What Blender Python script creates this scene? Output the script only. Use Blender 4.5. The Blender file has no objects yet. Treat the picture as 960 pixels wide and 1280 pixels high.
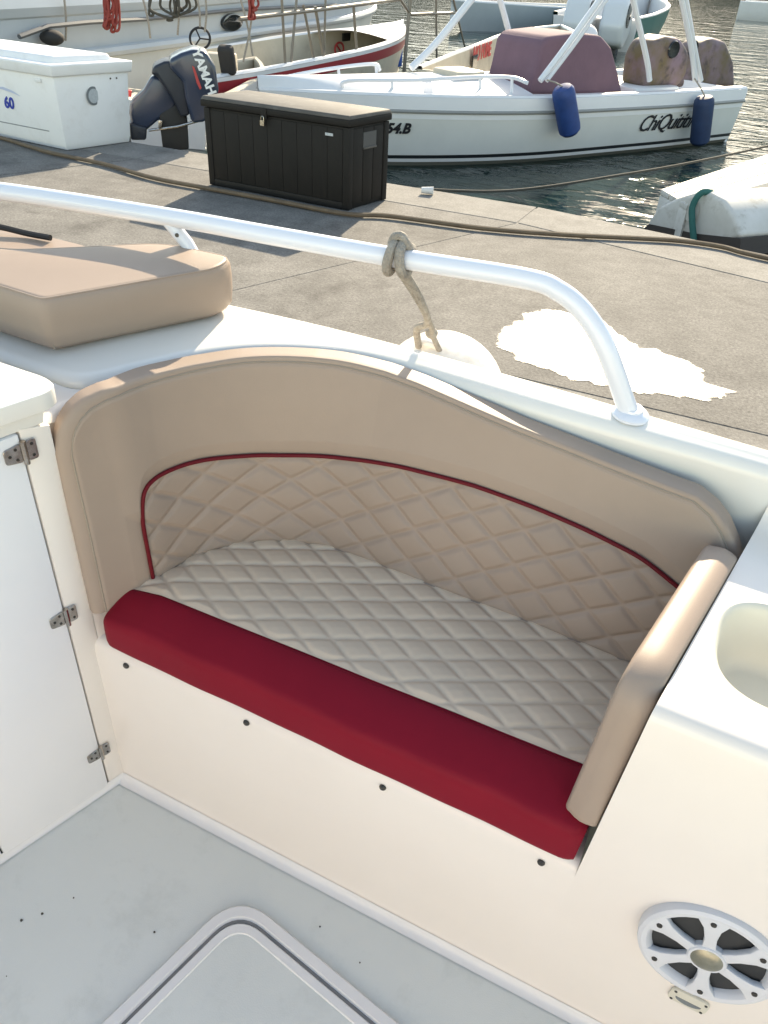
import bpy, bmesh, math, random
import numpy as np
from mathutils import Matrix, Vector
random.seed(7); np.random.seed(7)
scene = bpy.context.scene
rad = math.radians

# ------------------------------------------------------------------ camera
# The photograph was calibrated in the frame of the boat's cockpit (x aft, y outboard, z up);
# the boat floats with a little trim and list, so the cockpit frame is tilted against the level world.
FPX, CX, CY = 982.0, 480.0, 640.0
def unit(a):
    a = np.asarray(a, float); return a / np.linalg.norm(a)
_p, _r, _y = rad(38.8), rad(5.6), rad(22)
_fw = np.array([-math.sin(_y)*math.cos(_p), math.cos(_y)*math.cos(_p), -math.sin(_p)])
_r0 = np.array([math.cos(_y), math.sin(_y), 0]); _u0 = np.cross(_r0, _fw)
_rt = _r0*math.cos(_r) + _u0*math.sin(_r); _up = -_r0*math.sin(_r) + _u0*math.cos(_r)
CAMB = np.array([0, 0, 1.6])
_u = unit([math.sin(rad(-3.2)), math.sin(rad(2.3)), 1.0])
_v = np.cross(_u, [0, 0, 1]); _K = np.array([[0, -_v[2], _v[1]], [_v[2], 0, -_v[0]], [-_v[1], _v[0], 0]])
RB = np.eye(3) + _K + _K @ _K / (1 + _u[2])
CAMW, FW, RT, UP = RB @ CAMB, RB @ _fw, RB @ _rt, RB @ _up
RBM = Matrix(RB.tolist()).to_4x4()
def px(x, y, z):
    """photo pixel -> point of the level world at height z"""
    d = FW*FPX + RT*(x-CX) - UP*(y-CY)
    return CAMW + d*(z-CAMW[2])/d[2]
def pxb(x, y, z):
    d = _fw*FPX + _rt*(x-CX) - _up*(y-CY)
    return CAMB + d*(z-CAMB[2])/d[2]
cam = bpy.data.cameras.new('camera'); camo = bpy.data.objects.new('camera', cam)
scene.collection.objects.link(camo); scene.camera = camo
cam.sensor_fit = 'VERTICAL'; cam.sensor_height = 36.0; cam.sensor_width = 27.0
cam.lens = FPX/1280*36.0; cam.clip_start = 0.05; cam.clip_end = 3000
M = Matrix.Identity(4)
for i, a in enumerate((RT, UP, -FW)):
    for k in range(3): M[k][i] = a[k]
for k in range(3): M[k][3] = CAMW[k]
camo.matrix_world = M

# ------------------------------------------------------------------ light
SUN_EL, SUN_AZ = rad(28.5), rad(-8)
w = bpy.data.worlds.new('World'); scene.world = w; w.use_nodes = True
nt = w.node_tree; bg = nt.nodes['Background']
sky = nt.nodes.new('ShaderNodeTexSky'); sky.sky_type = 'NISHITA'; sky.sun_disc = False
sky.sun_elevation = SUN_EL; sky.sun_rotation = SUN_AZ
sky.air_density = 1.0; sky.dust_density = 0.5; sky.ozone_density = 0.5
nt.links.new(sky.outputs[0], bg.inputs[0]); bg.inputs[1].default_value = 0.15
sl = bpy.data.lights.new('sun', 'SUN'); sl.energy = 3.2; sl.angle = rad(0.6); sl.color = (1.0, 0.95, 0.88)
so = bpy.data.objects.new('sun', sl); scene.collection.objects.link(so)
sdir = Vector((math.sin(SUN_AZ)*math.cos(SUN_EL), math.cos(SUN_AZ)*math.cos(SUN_EL), math.sin(SUN_EL)))
so.rotation_euler = sdir.to_track_quat('Z', 'Y').to_euler(); so.location = (-3, 12, 9)
vs = scene.view_settings
vs.view_transform = 'Standard'; vs.look = 'None'; vs.gamma = 1; vs.use_curve_mapping = False
vs.exposure = 1.52
vs.use_white_balance = True; vs.white_balance_temperature = 8600; vs.white_balance_tint = 8
scene.cycles.max_bounces = 8; scene.cycles.diffuse_bounces = 5

# ------------------------------------------------------------------ materials
MATS = {}
def mat(name, col, rough=.5, var=0, vscale=6, col2=None, bump=0, bscale=80, metal=0, spec=.5, coat=0, dirt=None, dscale=3, detail=6):
    m = bpy.data.materials.new(name); m.use_nodes = True; t = m.node_tree; n = t.nodes; l = t.links
    b = n['Principled BSDF']; b.inputs['Base Color'].default_value = (*col, 1); b.inputs['Roughness'].default_value = rough
    b.inputs['Metallic'].default_value = metal; b.inputs['Specular IOR Level'].default_value = spec
    b.inputs['Coat Weight'].default_value = coat; b.inputs['Coat Roughness'].default_value = .15
    tc = n.new('ShaderNodeTexCoord')
    cur = None
    if var or col2:
        no = n.new('ShaderNodeTexNoise'); no.inputs['Scale'].default_value = vscale; no.inputs['Detail'].default_value = detail
        no.inputs['Roughness'].default_value = .62
        l.new(tc.outputs['Object'], no.inputs['Vector'])
        rp = n.new('ShaderNodeValToRGB'); rp.color_ramp.elements[0].position = .32; rp.color_ramp.elements[1].position = .68
        c2 = col2 or tuple(c*(1-var) for c in col)
        rp.color_ramp.elements[0].color = (*c2, 1); rp.color_ramp.elements[1].color = (*col, 1)
        l.new(no.outputs['Fac'], rp.inputs[0]); cur = rp.outputs[0]
    if dirt:
        no = n.new('ShaderNodeTexNoise'); no.inputs['Scale'].default_value = dscale; no.inputs['Detail'].default_value = 9
        no.inputs['Roughness'].default_value = .7
        l.new(tc.outputs['Object'], no.inputs['Vector'])
        rp = n.new('ShaderNodeValToRGB'); rp.color_ramp.elements[0].position = .52; rp.color_ramp.elements[1].position = .72
        rp.color_ramp.elements[0].color = (0, 0, 0, 1); rp.color_ramp.elements[1].color = (1, 1, 1, 1)
        l.new(no.outputs['Fac'], rp.inputs[0])
        mx = n.new('ShaderNodeMix'); mx.data_type = 'RGBA'
        l.new(rp.outputs[0], mx.inputs[0])
        if cur: l.new(cur, mx.inputs[6])
        else: mx.inputs[6].default_value = (*col, 1)
        mx.inputs[7].default_value = (*dirt, 1); cur = mx.outputs[2]
    if cur: l.new(cur, b.inputs['Base Color'])
    if bump:
        no = n.new('ShaderNodeTexNoise'); no.inputs['Scale'].default_value = bscale; no.inputs['Detail'].default_value = 5
        l.new(tc.outputs['Object'], no.inputs['Vector'])
        bp = n.new('ShaderNodeBump'); bp.inputs['Strength'].default_value = bump; bp.inputs['Distance'].default_value = .004
        l.new(no.outputs['Fac'], bp.inputs['Height']); l.new(bp.outputs[0], b.inputs['Normal'])
    MATS[name] = m; return m
mat('gelcoat', (.81, .745, .69), .28, col2=(.78, .71, .65), vscale=2.2, coat=.25, bump=.03, bscale=14)
mat('deck_gelcoat', (.78, .76, .72), .25, col2=(.76, .73, .68), vscale=3, coat=.3)
mat('sink_shade_gelcoat', (.70, .67, .58), .35, col2=(.66, .62, .53), vscale=5)  # gelcoat with the shade inside the sink put into its colour
mat('door_white', (.79, .79, .81), .35, col2=(.76, .76, .78), vscale=2)
mat('floor_grey', (.66, .68, .66), .6, col2=(.62, .64, .62), vscale=2.5, bump=.12, bscale=420, dirt=(.55, .57, .55), dscale=7)
mat('floor_border', (.74, .73, .73), .4, col2=(.70, .69, .69), vscale=5)
mat('groove_dark', (.08, .08, .08), .7); mat('gasket_grey', (.20, .20, .20), .7)
mat('vinyl', (.36, .275, .222), .48, col2=(.335, .255, .205), vscale=4, bump=.10, bscale=650, spec=.35)
mat('vinyl_quilt', (.335, .255, .207), .5, col2=(.31, .236, .19), vscale=6, bump=.10, bscale=650, spec=.3)
mat('vinyl_seat', (.655, .51, .385), .55, col2=(.61, .475, .36), vscale=6, bump=.12, bscale=600)
mat('vinyl_red', (.215, .005, .018), .6, col2=(.195, .0045, .016), vscale=5, bump=.10, bscale=650, spec=.15)
mat('piping_red', (.13, .005, .011), .55, spec=.2)
mat('thread', (.30, .25, .20), .7)
mat('thread_pale', (.66, .60, .52), .7)
mat('rail_white', (.74, .77, .84), .22, coat=.5)
mat('steel', (.55, .53, .50), .25, metal=1, col2=(.35, .30, .26), vscale=60)
mat('screw_dark', (.06, .055, .05), .4, metal=.6)
mat('rope_grey', (.40, .36, .31), .85, bump=.9, bscale=260, col2=(.25, .22, .19), vscale=90)
mat('fender_white', (.74, .71, .66), .4, dirt=(.50, .45, .38), dscale=9)
mat('speaker_white', (.62, .63, .66), .4, col2=(.58, .59, .62), vscale=10)
mat('speaker_black', (.018, .02, .022), .55)
mat('speaker_cap', (.22, .21, .16), .3, metal=.6, col2=(.34, .33, .27), vscale=30)
mat('vent_cream', (.62, .59, .50), .45)
mat('concrete', (.185, .176, .162), .9, col2=(.13, .123, .113), vscale=1.1, bump=.5, bscale=170, dirt=(.062, .057, .051), dscale=1.25, detail=10)
mat('concrete_coping', (.225, .215, .198), .9, col2=(.17, .161, .148), vscale=1.6, bump=.4, bscale=140, dirt=(.108, .099, .087), dscale=1.4, detail=10)
mat('concrete_dark', (.10, .10, .085), .9, col2=(.05, .06, .05), vscale=3)
mat('wet_concrete', (.26, .248, .23), .45, col2=(.24, .225, .205), vscale=9, bump=1.0, bscale=60, spec=.55)
mat('box_brown', (.0135, .0112, .0098), .65, col2=(.0105, .009, .0078), vscale=8, bump=.2, bscale=120, spec=.3)
mat('box_lid', (.105, .098, .09), .75, col2=(.07, .064, .058), vscale=5, dirt=(.145, .137, .125), dscale=8)
mat('white_plastic', (.80, .80, .80), .35, col2=(.77, .77, .77), vscale=3, dirt=(.72, .71, .70), dscale=5)
mat('blue_print', (.02, .05, .35), .5)
mat('pale_blue_print', (.50, .56, .72), .5)
mat('badge_grey', (.16, .18, .19), .5)
mat('badge_silver', (.50, .54, .56), .45, col2=(.40, .43, .45), vscale=90)
mat('hose_brown', (.15, .105, .065), .7, col2=(.10, .07, .045), vscale=12)
mat('black_rubber', (.012, .012, .013), .6)
mat('cream_hull', (.56, .50, .40), .45, col2=(.48, .43, .34), vscale=3, dirt=(.40, .35, .28), dscale=4)
mat('white_hull', (.68, .69, .70), .32, col2=(.63, .64, .65), vscale=3, coat=.2)
mat('chiq_band', (.76, .79, .84), .28, col2=(.72, .75, .80), vscale=3, coat=.3)
mat('chiq_side', (.66, .68, .67), .3, col2=(.61, .63, .62), vscale=2, coat=.3)
mat('boot_black', (.012, .014, .016), .4)
mat('antifoul', (.12, .12, .10), .8)
mat('strake_grey', (.24, .25, .25), .4)
mat('letter_black', (.012, .012, .016), .5)
mat('letter_red', (.50, .05, .05), .5)
mat('letter_white', (.8, .8, .8), .4)
mat('stripe_red', (.32, .02, .03), .4)
mat('cover_purple', (.17, .10, .135), .85, col2=(.145, .085, .115), vscale=4, bump=.5, bscale=30)
mat('engine_wrap', (.20, .14, .175), .6, col2=(.13, .095, .04), vscale=3.2, dirt=(.03, .022, .03), dscale=4.5, detail=3)
mat('engine_blue', (.022, .035, .07), .3, col2=(.018, .03, .058), vscale=5, coat=.4)
mat('engine_navy', (.016, .022, .035), .45, col2=(.012, .016, .026), vscale=8)
mat('engine_white', (.62, .64, .66), .35, coat=.3)
mat('fender_blue', (.010, .055, .22), .6, col2=(.008, .04, .16), vscale=7, bump=.3, bscale=60)
mat('fender_navy', (.010, .035, .10), .65, col2=(.008, .026, .075), vscale=7, bump=.3, bscale=60)
mat('rib_grey', (.46, .50, .53), .5, col2=(.42, .46, .49), vscale=2)
mat('rib_light', (.55, .56, .54), .5, col2=(.50, .51, .49), vscale=2)
mat('rib_dark', (.10, .11, .12), .6)
mat('rope_red', (.28, .045, .035), .8, bump=.6, bscale=200)
mat('rope_teal', (.02, .13, .115), .8, bump=.6, bscale=150)
mat('rope_dark', (.06, .055, .045), .85)
mat('pole_metal', (.20, .175, .145), .5, metal=.3)
mat('pole_white', (.68, .70, .74), .3)
mat('teal_hull', (.015, .17, .15), .4, col2=(.012, .14, .125), vscale=3)
mat('wood_dark', (.10, .07, .045), .8, col2=(.06, .042, .03), vscale=9)
mat('sign_yellow', (.6, .5, .25), .6)
mat('paper_white', (.75, .75, .74), .6)
mat('pontoon_white', (.66, .64, .60), .6, col2=(.56, .54, .49), vscale=4, dirt=(.36, .33, .27), dscale=5)
mat('pontoon_dark', (.055, .045, .04), .8)
mat('cloth_blue', (.02, .10, .38), .8)
mat('cloth_dark', (.03, .028, .027), .85)
mat('glass_dark', (.015, .018, .02), .08, spec=.7)
# harbour water
def add_speckle(name, scale, amt):
    m = MATS[name]; t = m.node_tree; n = t.nodes; l = t.links; b = n['Principled BSDF']
    src = b.inputs['Base Color'].links[0].from_socket
    tc = n.new('ShaderNodeTexCoord'); no = n.new('ShaderNodeTexNoise'); no.inputs['Scale'].default_value = scale; no.inputs['Detail'].default_value = 6; no.inputs['Roughness'].default_value = .8
    l.new(tc.outputs['Object'], no.inputs['Vector'])
    mr = n.new('ShaderNodeMapRange'); mr.inputs[1].default_value = .3; mr.inputs[2].default_value = .7; mr.inputs[3].default_value = 1-amt; mr.inputs[4].default_value = 1+amt
    l.new(no.outputs['Fac'], mr.inputs[0])
    mx = n.new('ShaderNodeMix'); mx.data_type = 'RGBA'; mx.blend_type = 'MULTIPLY'; mx.inputs[0].default_value = 1
    l.new(src, mx.inputs[6]); l.new(mr.outputs[0], mx.inputs[7]); l.new(mx.outputs[2], b.inputs['Base Color'])
add_speckle('concrete', 70, .6); add_speckle('concrete_coping', 70, .42); add_speckle('concrete', 2.6, .34); add_speckle('concrete_coping', 3.5, .28)
def water_mat():
    m = bpy.data.materials.new('harbour_water'); m.use_nodes = True; t = m.node_tree; n = t.nodes; l = t.links
    b = n['Principled BSDF']; b.inputs['Base Color'].default_value = (.006, .022, .019, 1); b.inputs['Roughness'].default_value = .06
    b.inputs['IOR'].default_value = 1.33; b.inputs['Specular IOR Level'].default_value = .38
    tc = n.new('ShaderNodeTexCoord'); mp = n.new('ShaderNodeMapping'); mp.inputs['Rotation'].default_value = (0, 0, rad(12))
    mp.inputs['Scale'].default_value = (.55, 1.25, 1)
    l.new(tc.outputs['Object'], mp.inputs['Vector'])
    prev = None
    for sc, st, di in ((.9, .45, .07), (3.0, .35, .026)):
        no = n.new('ShaderNodeTexNoise'); no.inputs['Scale'].default_value = sc; no.inputs['Detail'].default_value = 4
        no.inputs['Roughness'].default_value = .55; no.inputs['Distortion'].default_value = .6
        l.new(mp.outputs[0], no.inputs['Vector'])
        bp = n.new('ShaderNodeBump'); bp.inputs['Strength'].default_value = st; bp.inputs['Distance'].default_value = di*2.2
        l.new(no.outputs['Fac'], bp.inputs['Height'])
        if prev: l.new(prev.outputs[0], bp.inputs['Normal'])
        prev = bp
    l.new(prev.outputs[0], b.inputs['Normal']); MATS['water'] = m
water_mat()

# ------------------------------------------------------------------ geometry helpers (all return vertices, faces)
def join(*gs):
    V, F = [], []
    for v, f in gs:
        o = len(V); V += [tuple(map(float, p)) for p in v]; F += [tuple(i+o for i in q) for q in f]
    return V, F
def grid(fn, nu, nv, closed_u=False):
    V = [tuple(fn(i/(nu if closed_u else nu-1), j/(nv-1))) for j in range(nv) for i in range(nu)]
    F = []
    for j in range(nv-1):
        for i in range(nu if closed_u else nu-1):
            a = j*nu+i; b = j*nu+(i+1) % nu
            F.append((a, b, b+nu, a+nu))
    return V, F
def loft(rings, closed=True, cap0=False, cap1=False):
    n = len(rings[0]); V = [tuple(p) for r in rings for p in r]; F = []
    for j in range(len(rings)-1):
        for i in range(n if closed else n-1):
            a = j*n+i; b = j*n+(i+1) % n
            F.append((a, b, b+n, a+n))
    if cap0: F.append(tuple(range(n-1, -1, -1)))
    if cap1: F.append(tuple((len(rings)-1)*n+i for i in range(n)))
    return V, F
def catmull(P, n=8, closed=False):
    P = np.asarray(P, float)
    if closed: Q = np.vstack([P[-1], P, P[0], P[1]])
    else: Q = np.vstack([2*P[0]-P[1], P, 2*P[-1]-P[-2]])
    out = []
    for i in range(1, len(Q)-2):
        a, b, c, d = Q[i-1:i+3]
        for k in range(n):
            t = k/n
            out.append(.5*(2*b+(-a+c)*t+(2*a-5*b+4*c-d)*t*t+(-a+3*b-3*c+d)*t**3))
    if not closed: out.append(Q[-2])
    return np.array(out)
def tube(path, r, n=10, closed=False, caps=True):
    P = np.asarray(path, float); m = len(P); rr = np.full(m, r) if np.isscalar(r) else np.asarray(r, float)
    T = np.gradient(P, axis=0) if not closed else (np.roll(P, -1, 0)-np.roll(P, 1, 0))
    T /= np.linalg.norm(T, axis=1)[:, None]+1e-12
    a = np.array([0, 0, 1.]) if abs(T[0][2]) < .9 else np.array([1., 0, 0])
    u = unit(np.cross(T[0], a)); rings = []
    for i in range(m):
        u = u-T[i]*(u@T[i]); u = unit(u); v = np.cross(T[i], u)
        rings.append([P[i]+rr[i]*(u*math.cos(2*math.pi*k/n)+v*math.sin(2*math.pi*k/n)) for k in range(n)])
    if closed:
        rings.append(rings[0]); return loft(rings)
    return loft(rings, True, caps, caps)
def lathe(profile, n=24, o=(0, 0, 0), ax=(0, 0, 1), cap=True):
    ax = unit(ax); a = np.array([1., 0, 0]) if abs(ax[0]) < .9 else np.array([0, 1., 0])
    u = unit(np.cross(ax, a)); v = np.cross(ax, u); o = np.asarray(o, float)
    rings = [[o+ax*h+r*(u*math.cos(2*math.pi*k/n)+v*math.sin(2*math.pi*k/n)) for k in range(n)] for r, h in profile]
    return loft(rings, True, cap, cap)
def box(c, s, ex=(1, 0, 0), ey=(0, 1, 0), ez=(0, 0, 1)):
    c = np.asarray(c, float); ex, ey, ez = (np.asarray(e, float) for e in (ex, ey, ez))
    V = [c+ex*s[0]*i/2+ey*s[1]*j/2+ez*s[2]*k/2 for k in (-1, 1) for j in (-1, 1) for i in (-1, 1)]
    F = [(0, 2, 3, 1), (4, 5, 7, 6), (0, 1, 5, 4), (2, 6, 7, 3), (0, 4, 6, 2), (1, 3, 7, 5)]
    return V, F
def prism(poly, z0, z1, top=None):
    n = len(poly); top = top or poly
    V = [(p[0], p[1], z0) for p in poly]+[(p[0], p[1], z1) for p in top]
    F = [tuple(range(n-1, -1, -1)), tuple(range(n, 2*n))]+[(i, (i+1) % n, (i+1) % n+n, i+n) for i in range(n)]
    return V, F
def extrude(poly3, d):
    """planar polygon (3D points) pushed along d"""
    n = len(poly3); d = np.asarray(d, float); P = [np.asarray(p, float) for p in poly3]
    V = P+[p+d for p in P]
    F = [tuple(range(n-1, -1, -1)), tuple(range(n, 2*n))]+[(i, (i+1) % n, (i+1) % n+n, i+n) for i in range(n)]
    return V, F
def round_poly(poly, r, n=6):
    poly = [np.asarray(p, float) for p in poly]; out = []
    rs = r if hasattr(r, '__len__') else [r]*len(poly)
    for i, p in enumerate(poly):
        a, b = poly[i-1], poly[(i+1) % len(poly)]
        da, db = a-p, b-p; la, lb = np.linalg.norm(da), np.linalg.norm(db)
        q = min(rs[i], la*.45, lb*.45)
        s, e = p+da/la*q, p+db/lb*q
        for k in range(n+1):
            t = k/n; out.append((1-t)**2*s+2*t*(1-t)*p+t*t*e)
    return out
def resample(poly, m, closed=True):
    P = np.asarray(poly, float)
    if closed: P = np.vstack([P, P[0]])
    L = np.r_[0, np.cumsum(np.linalg.norm(np.diff(P, axis=0), axis=1))]
    s = np.linspace(0, L[-1], m, endpoint=not closed)
    return np.array([np.interp(s, L, P[:, k]) for k in range(P.shape[1])]).T
def inset2(P, d):
    """move a dense closed counter-clockwise plan outline inwards by d"""
    T = np.roll(P, -1, 0)-np.roll(P, 1, 0); T /= np.linalg.norm(T, axis=1)[:, None]+1e-9
    return P+np.c_[-T[:, 1], T[:, 0]]*d
def cushion(poly, z0, z1, r=.02, puff=.008, m=96):
    P = resample(poly, m); c = P.mean(0); rings = []
    R3 = lambda Q, z: [(q[0], q[1], z) for q in Q]
    rings.append(R3(inset2(P, .012), z0)); rings.append(R3(inset2(P, .003), z0+.008))
    for k in range(4): rings.append(R3(inset2(P, -.004*math.sin(math.pi*(k+.5)/4)), z0+.014+(z1-r-z0-.014)*k/3))
    for k in range(1, 6):
        a = k/5*math.pi/2; rings.append(R3(inset2(P, r*(1-math.cos(a))), z1-r+r*math.sin(a)))
    Q = inset2(P, r)
    return loft(rings, True, True, True)
def ball(c, r, n=24, m=14, sz=1.0):
    return grid(lambda u, v: (c[0]+r*math.cos(2*math.pi*u)*math.sin(math.pi*v), c[1]+r*math.sin(2*math.pi*u)*math.sin(math.pi*v), c[2]-sz*r*math.cos(math.pi*v)), n, m, True)
def text_geo(s, size, shear=0, depth=.004, bold=0, spacing=1):
    cu = bpy.data.curves.new('t', 'FONT'); cu.body = s; cu.size = size; cu.shear = shear; cu.extrude = depth/2; cu.offset = bold
    cu.align_x = 'CENTER'; cu.align_y = 'CENTER'; cu.resolution_u = 3; cu.space_character = spacing
    o = bpy.data.objects.new('t', cu); scene.collection.objects.link(o)
    dg = bpy.context.evaluated_depsgraph_get(); me = o.evaluated_get(dg).to_mesh()
    V = [tuple(v.co) for v in me.vertices]; F = [tuple(p.vertices) for p in me.polygons]
    o.evaluated_get(dg).to_mesh_clear(); bpy.data.objects.remove(o); bpy.data.curves.remove(cu)
    return V, F
def orient(g, o, ex, ey, ez=None):
    o, ex, ey = np.asarray(o, float), unit(ex), np.asarray(ey, float); ey = unit(ey-ex*(ey@ex)); ez = np.cross(ex, ey)
    return [tuple(o+ex*v[0]+ey*v[1]+ez*v[2]) for v in g[0]], g[1]

# ------------------------------------------------------------------ object helpers
INV = {}
def register(o, Mx, label=None, cat=None, group=None, kind=None):
    o.matrix_world = Mx; INV[o.name] = (Mx.inverted(), None)
    if label: o['label'] = label
    if cat: o['category'] = cat
    if group: o['group'] = group
    if kind: o['kind'] = kind
FRAMES = {'boat': RBM, 'world': Matrix.Identity(4)}
def thing(name, label, cat, base=(0, 0, 0), frame='world', rotz=0, group=None):
    o = bpy.data.objects.new(name, None); o.empty_display_size = .1; scene.collection.objects.link(o)
    register(o, FRAMES[frame] @ Matrix.Translation(Vector([float(b) for b in base])) @ Matrix.Rotation(rotz, 4, 'Z'), label, cat, group)
    return o
def make_mesh(name, g, material, smooth=True, bevel=0, seg=2, auto=35):
    me = bpy.data.meshes.new(name); me.from_pydata([tuple(map(float, v)) for v in g[0]], [], g[1]); me.update()
    bm = bmesh.new(); bm.from_mesh(me)
    bmesh.ops.remove_doubles(bm, verts=bm.verts, dist=1e-6)
    bmesh.ops.recalc_face_normals(bm, faces=bm.faces)
    if bevel:
        es = [e for e in bm.edges if len(e.link_faces) == 2 and e.calc_face_angle(0) > rad(28)]
        bmesh.ops.bevel(bm, geom=es, offset=bevel, segments=seg, affect='EDGES', profile=.5, clamp_overlap=True)
    if smooth:
        for f in bm.faces: f.smooth = True
        for e in bm.edges:
            if len(e.link_faces) == 2 and e.calc_face_angle(0) > rad(auto): e.smooth = False
    bm.to_mesh(me); bm.free(); me.materials.append(MATS[material]); return me
def part(name, g, material, parent, frame='local', **kw):
    """one mesh under a thing; frame says in which coordinates the vertices are given"""
    root = parent
    while root.parent: root = root.parent
    if frame != 'local':
        A = INV[root.name][0] @ FRAMES[frame]; N = np.array(A)
        V = np.asarray(g[0], float); V = V @ N[:3, :3].T+N[:3, 3]; g = (V.tolist(), g[1])
    kind = kw.pop('kind', None); lab = kw.pop('label', None)
    me = make_mesh(name, g, material, **kw)
    o = bpy.data.objects.new(name, me); scene.collection.objects.link(o); o.parent = parent
    if kind: o['kind'] = kind
    if lab: o['label'] = lab
    return o
def solo(name, label, cat, g, material, base, frame='world', group=None, kind=None, **kw):
    Mx = FRAMES[frame] @ Matrix.Translation(Vector([float(b) for b in base]))
    V = np.asarray(g[0], float)-np.asarray(base, float)
    me = make_mesh(name, (V.tolist(), g[1]), material, **kw)
    o = bpy.data.objects.new(name, me); scene.collection.objects.link(o)
    register(o, Mx, label, cat, group, kind); return o
def cpart(src, parent, loc=(0, 0, 0), rot=None):
    c = src.copy(); scene.collection.objects.link(c); c.parent = parent; c.location = loc
    if rot is not None: c.rotation_euler = rot
    return c

# ================================================================== SETTING (level world)
ZQ, ZW = .10, -.50
solo('water', None, None, ([(-900, -500, ZW), (900, -500, ZW), (900, 1500, ZW), (-900, 1500, ZW)], [(0, 1, 2, 3)]), 'water', (0, 0, ZW), kind='structure', smooth=False)
def unseen_hill(u, v):  # out of view, added so the water mirrors dark land instead of bright sky
    a = rad(-75+150*u); r = 150+90*v; k = math.sin(math.pi*min(1, v*1.15)*.5)
    hgt_ = (30+9*math.sin(a*3+1)+6*math.sin(a*7.3)+3*math.sin(a*17+2)+1.5*math.sin(a*41))*k
    return (r*math.sin(a), r*math.cos(a), ZW-.5+max(0, hgt_))
mat('unseen_hill_green', (.018, .026, .012), .95, col2=(.032, .03, .02), vscale=.06, bump=1, bscale=.4)
solo('unseen_hill', None, None, grid(unseen_hill, 160, 14), 'unseen_hill_green', (0, 150, ZW), kind='structure')
def yfar(x): return float(np.interp(x, [-14, -5, -1.3, .2, 3, 8], [6.05, 5.97, 5.95, 5.66, 5.2, 4.5]))
def yl2(x): return float(np.interp(x, [-14, -1.3, -.6, .25, 3, 8], [5.50, 5.45, 5.12, 4.98, 4.6, 3.9]))
xs = list(np.linspace(-14, 6, 41))
body = [(x, 1.70) for x in xs]+[(x, yfar(x)-.03) for x in xs[::-1]]
quay = solo('quay', None, None, prism(body, -1.6, ZQ-.0035), 'concrete_coping', (0, 3.5, ZQ), kind='structure', smooth=False)
def slab_quad(a, b, c, d, matn, dz=0):
    g = ([(*p, ZQ-.05) for p in (a, b, c, d)]+[(*p, ZQ+dz) for p in (a, b, c, d)],
         [(3, 2, 1, 0), (4, 5, 6, 7), (0, 1, 5, 4), (1, 2, 6, 5), (2, 3, 7, 6), (3, 0, 4, 7)])
    part('slab', g, matn, quay, 'world', smooth=False, bevel=.0025, seg=2)
def sk(y): return (y-3.07)*.42            # slabs are cut on a slant
cuts = [-12.5, -9.1, -5.75, -2.42, .9, 4.2]
for i in range(len(cuts)-1):
    g = .006
    x0, x1 = cuts[i]+g, cuts[i+1]-g
    d0, d1 = random.uniform(-.001, .001), random.uniform(-.001, .001)
    for xa, xb in ((x0, (x0+x1)/2-g), ((x0+x1)/2+g, x1)):
        slab_quad((xa+sk(1.7), 1.70), (xb+sk(1.7), 1.70), (xb, 3.062), (xa, 3.062), 'concrete_coping', random.uniform(-.001, .001))
    ya, yb = yl2(x0+sk(5.2)), yl2(x1+sk(5.2))
    slab_quad((x0, 3.074), (x1, 3.074), (x1+sk(yb), yb-g), (x0+sk(ya), ya-g), 'concrete', d0)
    xa, xb = x0+sk(ya), x1+sk(yb)
    slab_quad((xa, ya+g), (xb, yb+g), (xb, yfar(xb)), (xa, yfar(xa)), 'concrete_coping', d1)
# wet patch on the main slab: thin film of water, glinting towards the sun
pud = [(615, 425), (640, 405), (660, 390), (700, 388), (740, 395), (760, 405), (790, 430), (830, 440), (880, 465), (890, 485), (925, 492), (880, 500), (830, 495), (790, 490), (740, 480), (700, 470), (650, 450)]
pp = catmull([px(x, y, ZQ)[:2] for x, y in pud], 8, True)
ph = np.random.rand(6)*6.28; ang = np.linspace(0, 2*np.pi, len(pp), endpoint=False)
wob = sum(np.sin(ang*(k*7+3)+ph[k])*.014/(k+1)**.4 for k in range(1, 6))+np.random.uniform(-.006, .006, len(ang))
pp = pp+(pp-pp.mean(0))/np.linalg.norm(pp-pp.mean(0), axis=1)[:, None]*wob[:, None]
cpp = pp.mean(0)
g = loft([[(*(cpp+(q-cpp)*k), ZQ+.0022+.0003*(1-k)) for q in pp] for k in (1.05, 1, .95, .89, .8, .5, .2)], True, False, True)
pudo = solo('puddle', 'pale glinting wet patch spread on the concrete quay', 'puddle', g, 'wet_concrete', (*cpp, ZQ))
at = pudo.data.attributes.new('film', 'FLOAT', 'POINT')
lev = [0, .25, .6, .9, 1, 1, 1]; kk = (1.05, 1, .95, .89, .8, .5, .2)
from mathutils.kdtree import KDTree
kd = KDTree(len(g[0]))
for i_, v in enumerate(g[0]): kd.insert(Vector(v), i_)
kd.balance()
for v in pudo.data.vertices:
    i_ = kd.find(v.co+Vector((*cpp, ZQ)))[1]; at.data[v.index].value = lev[i_//len(pp)]
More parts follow.
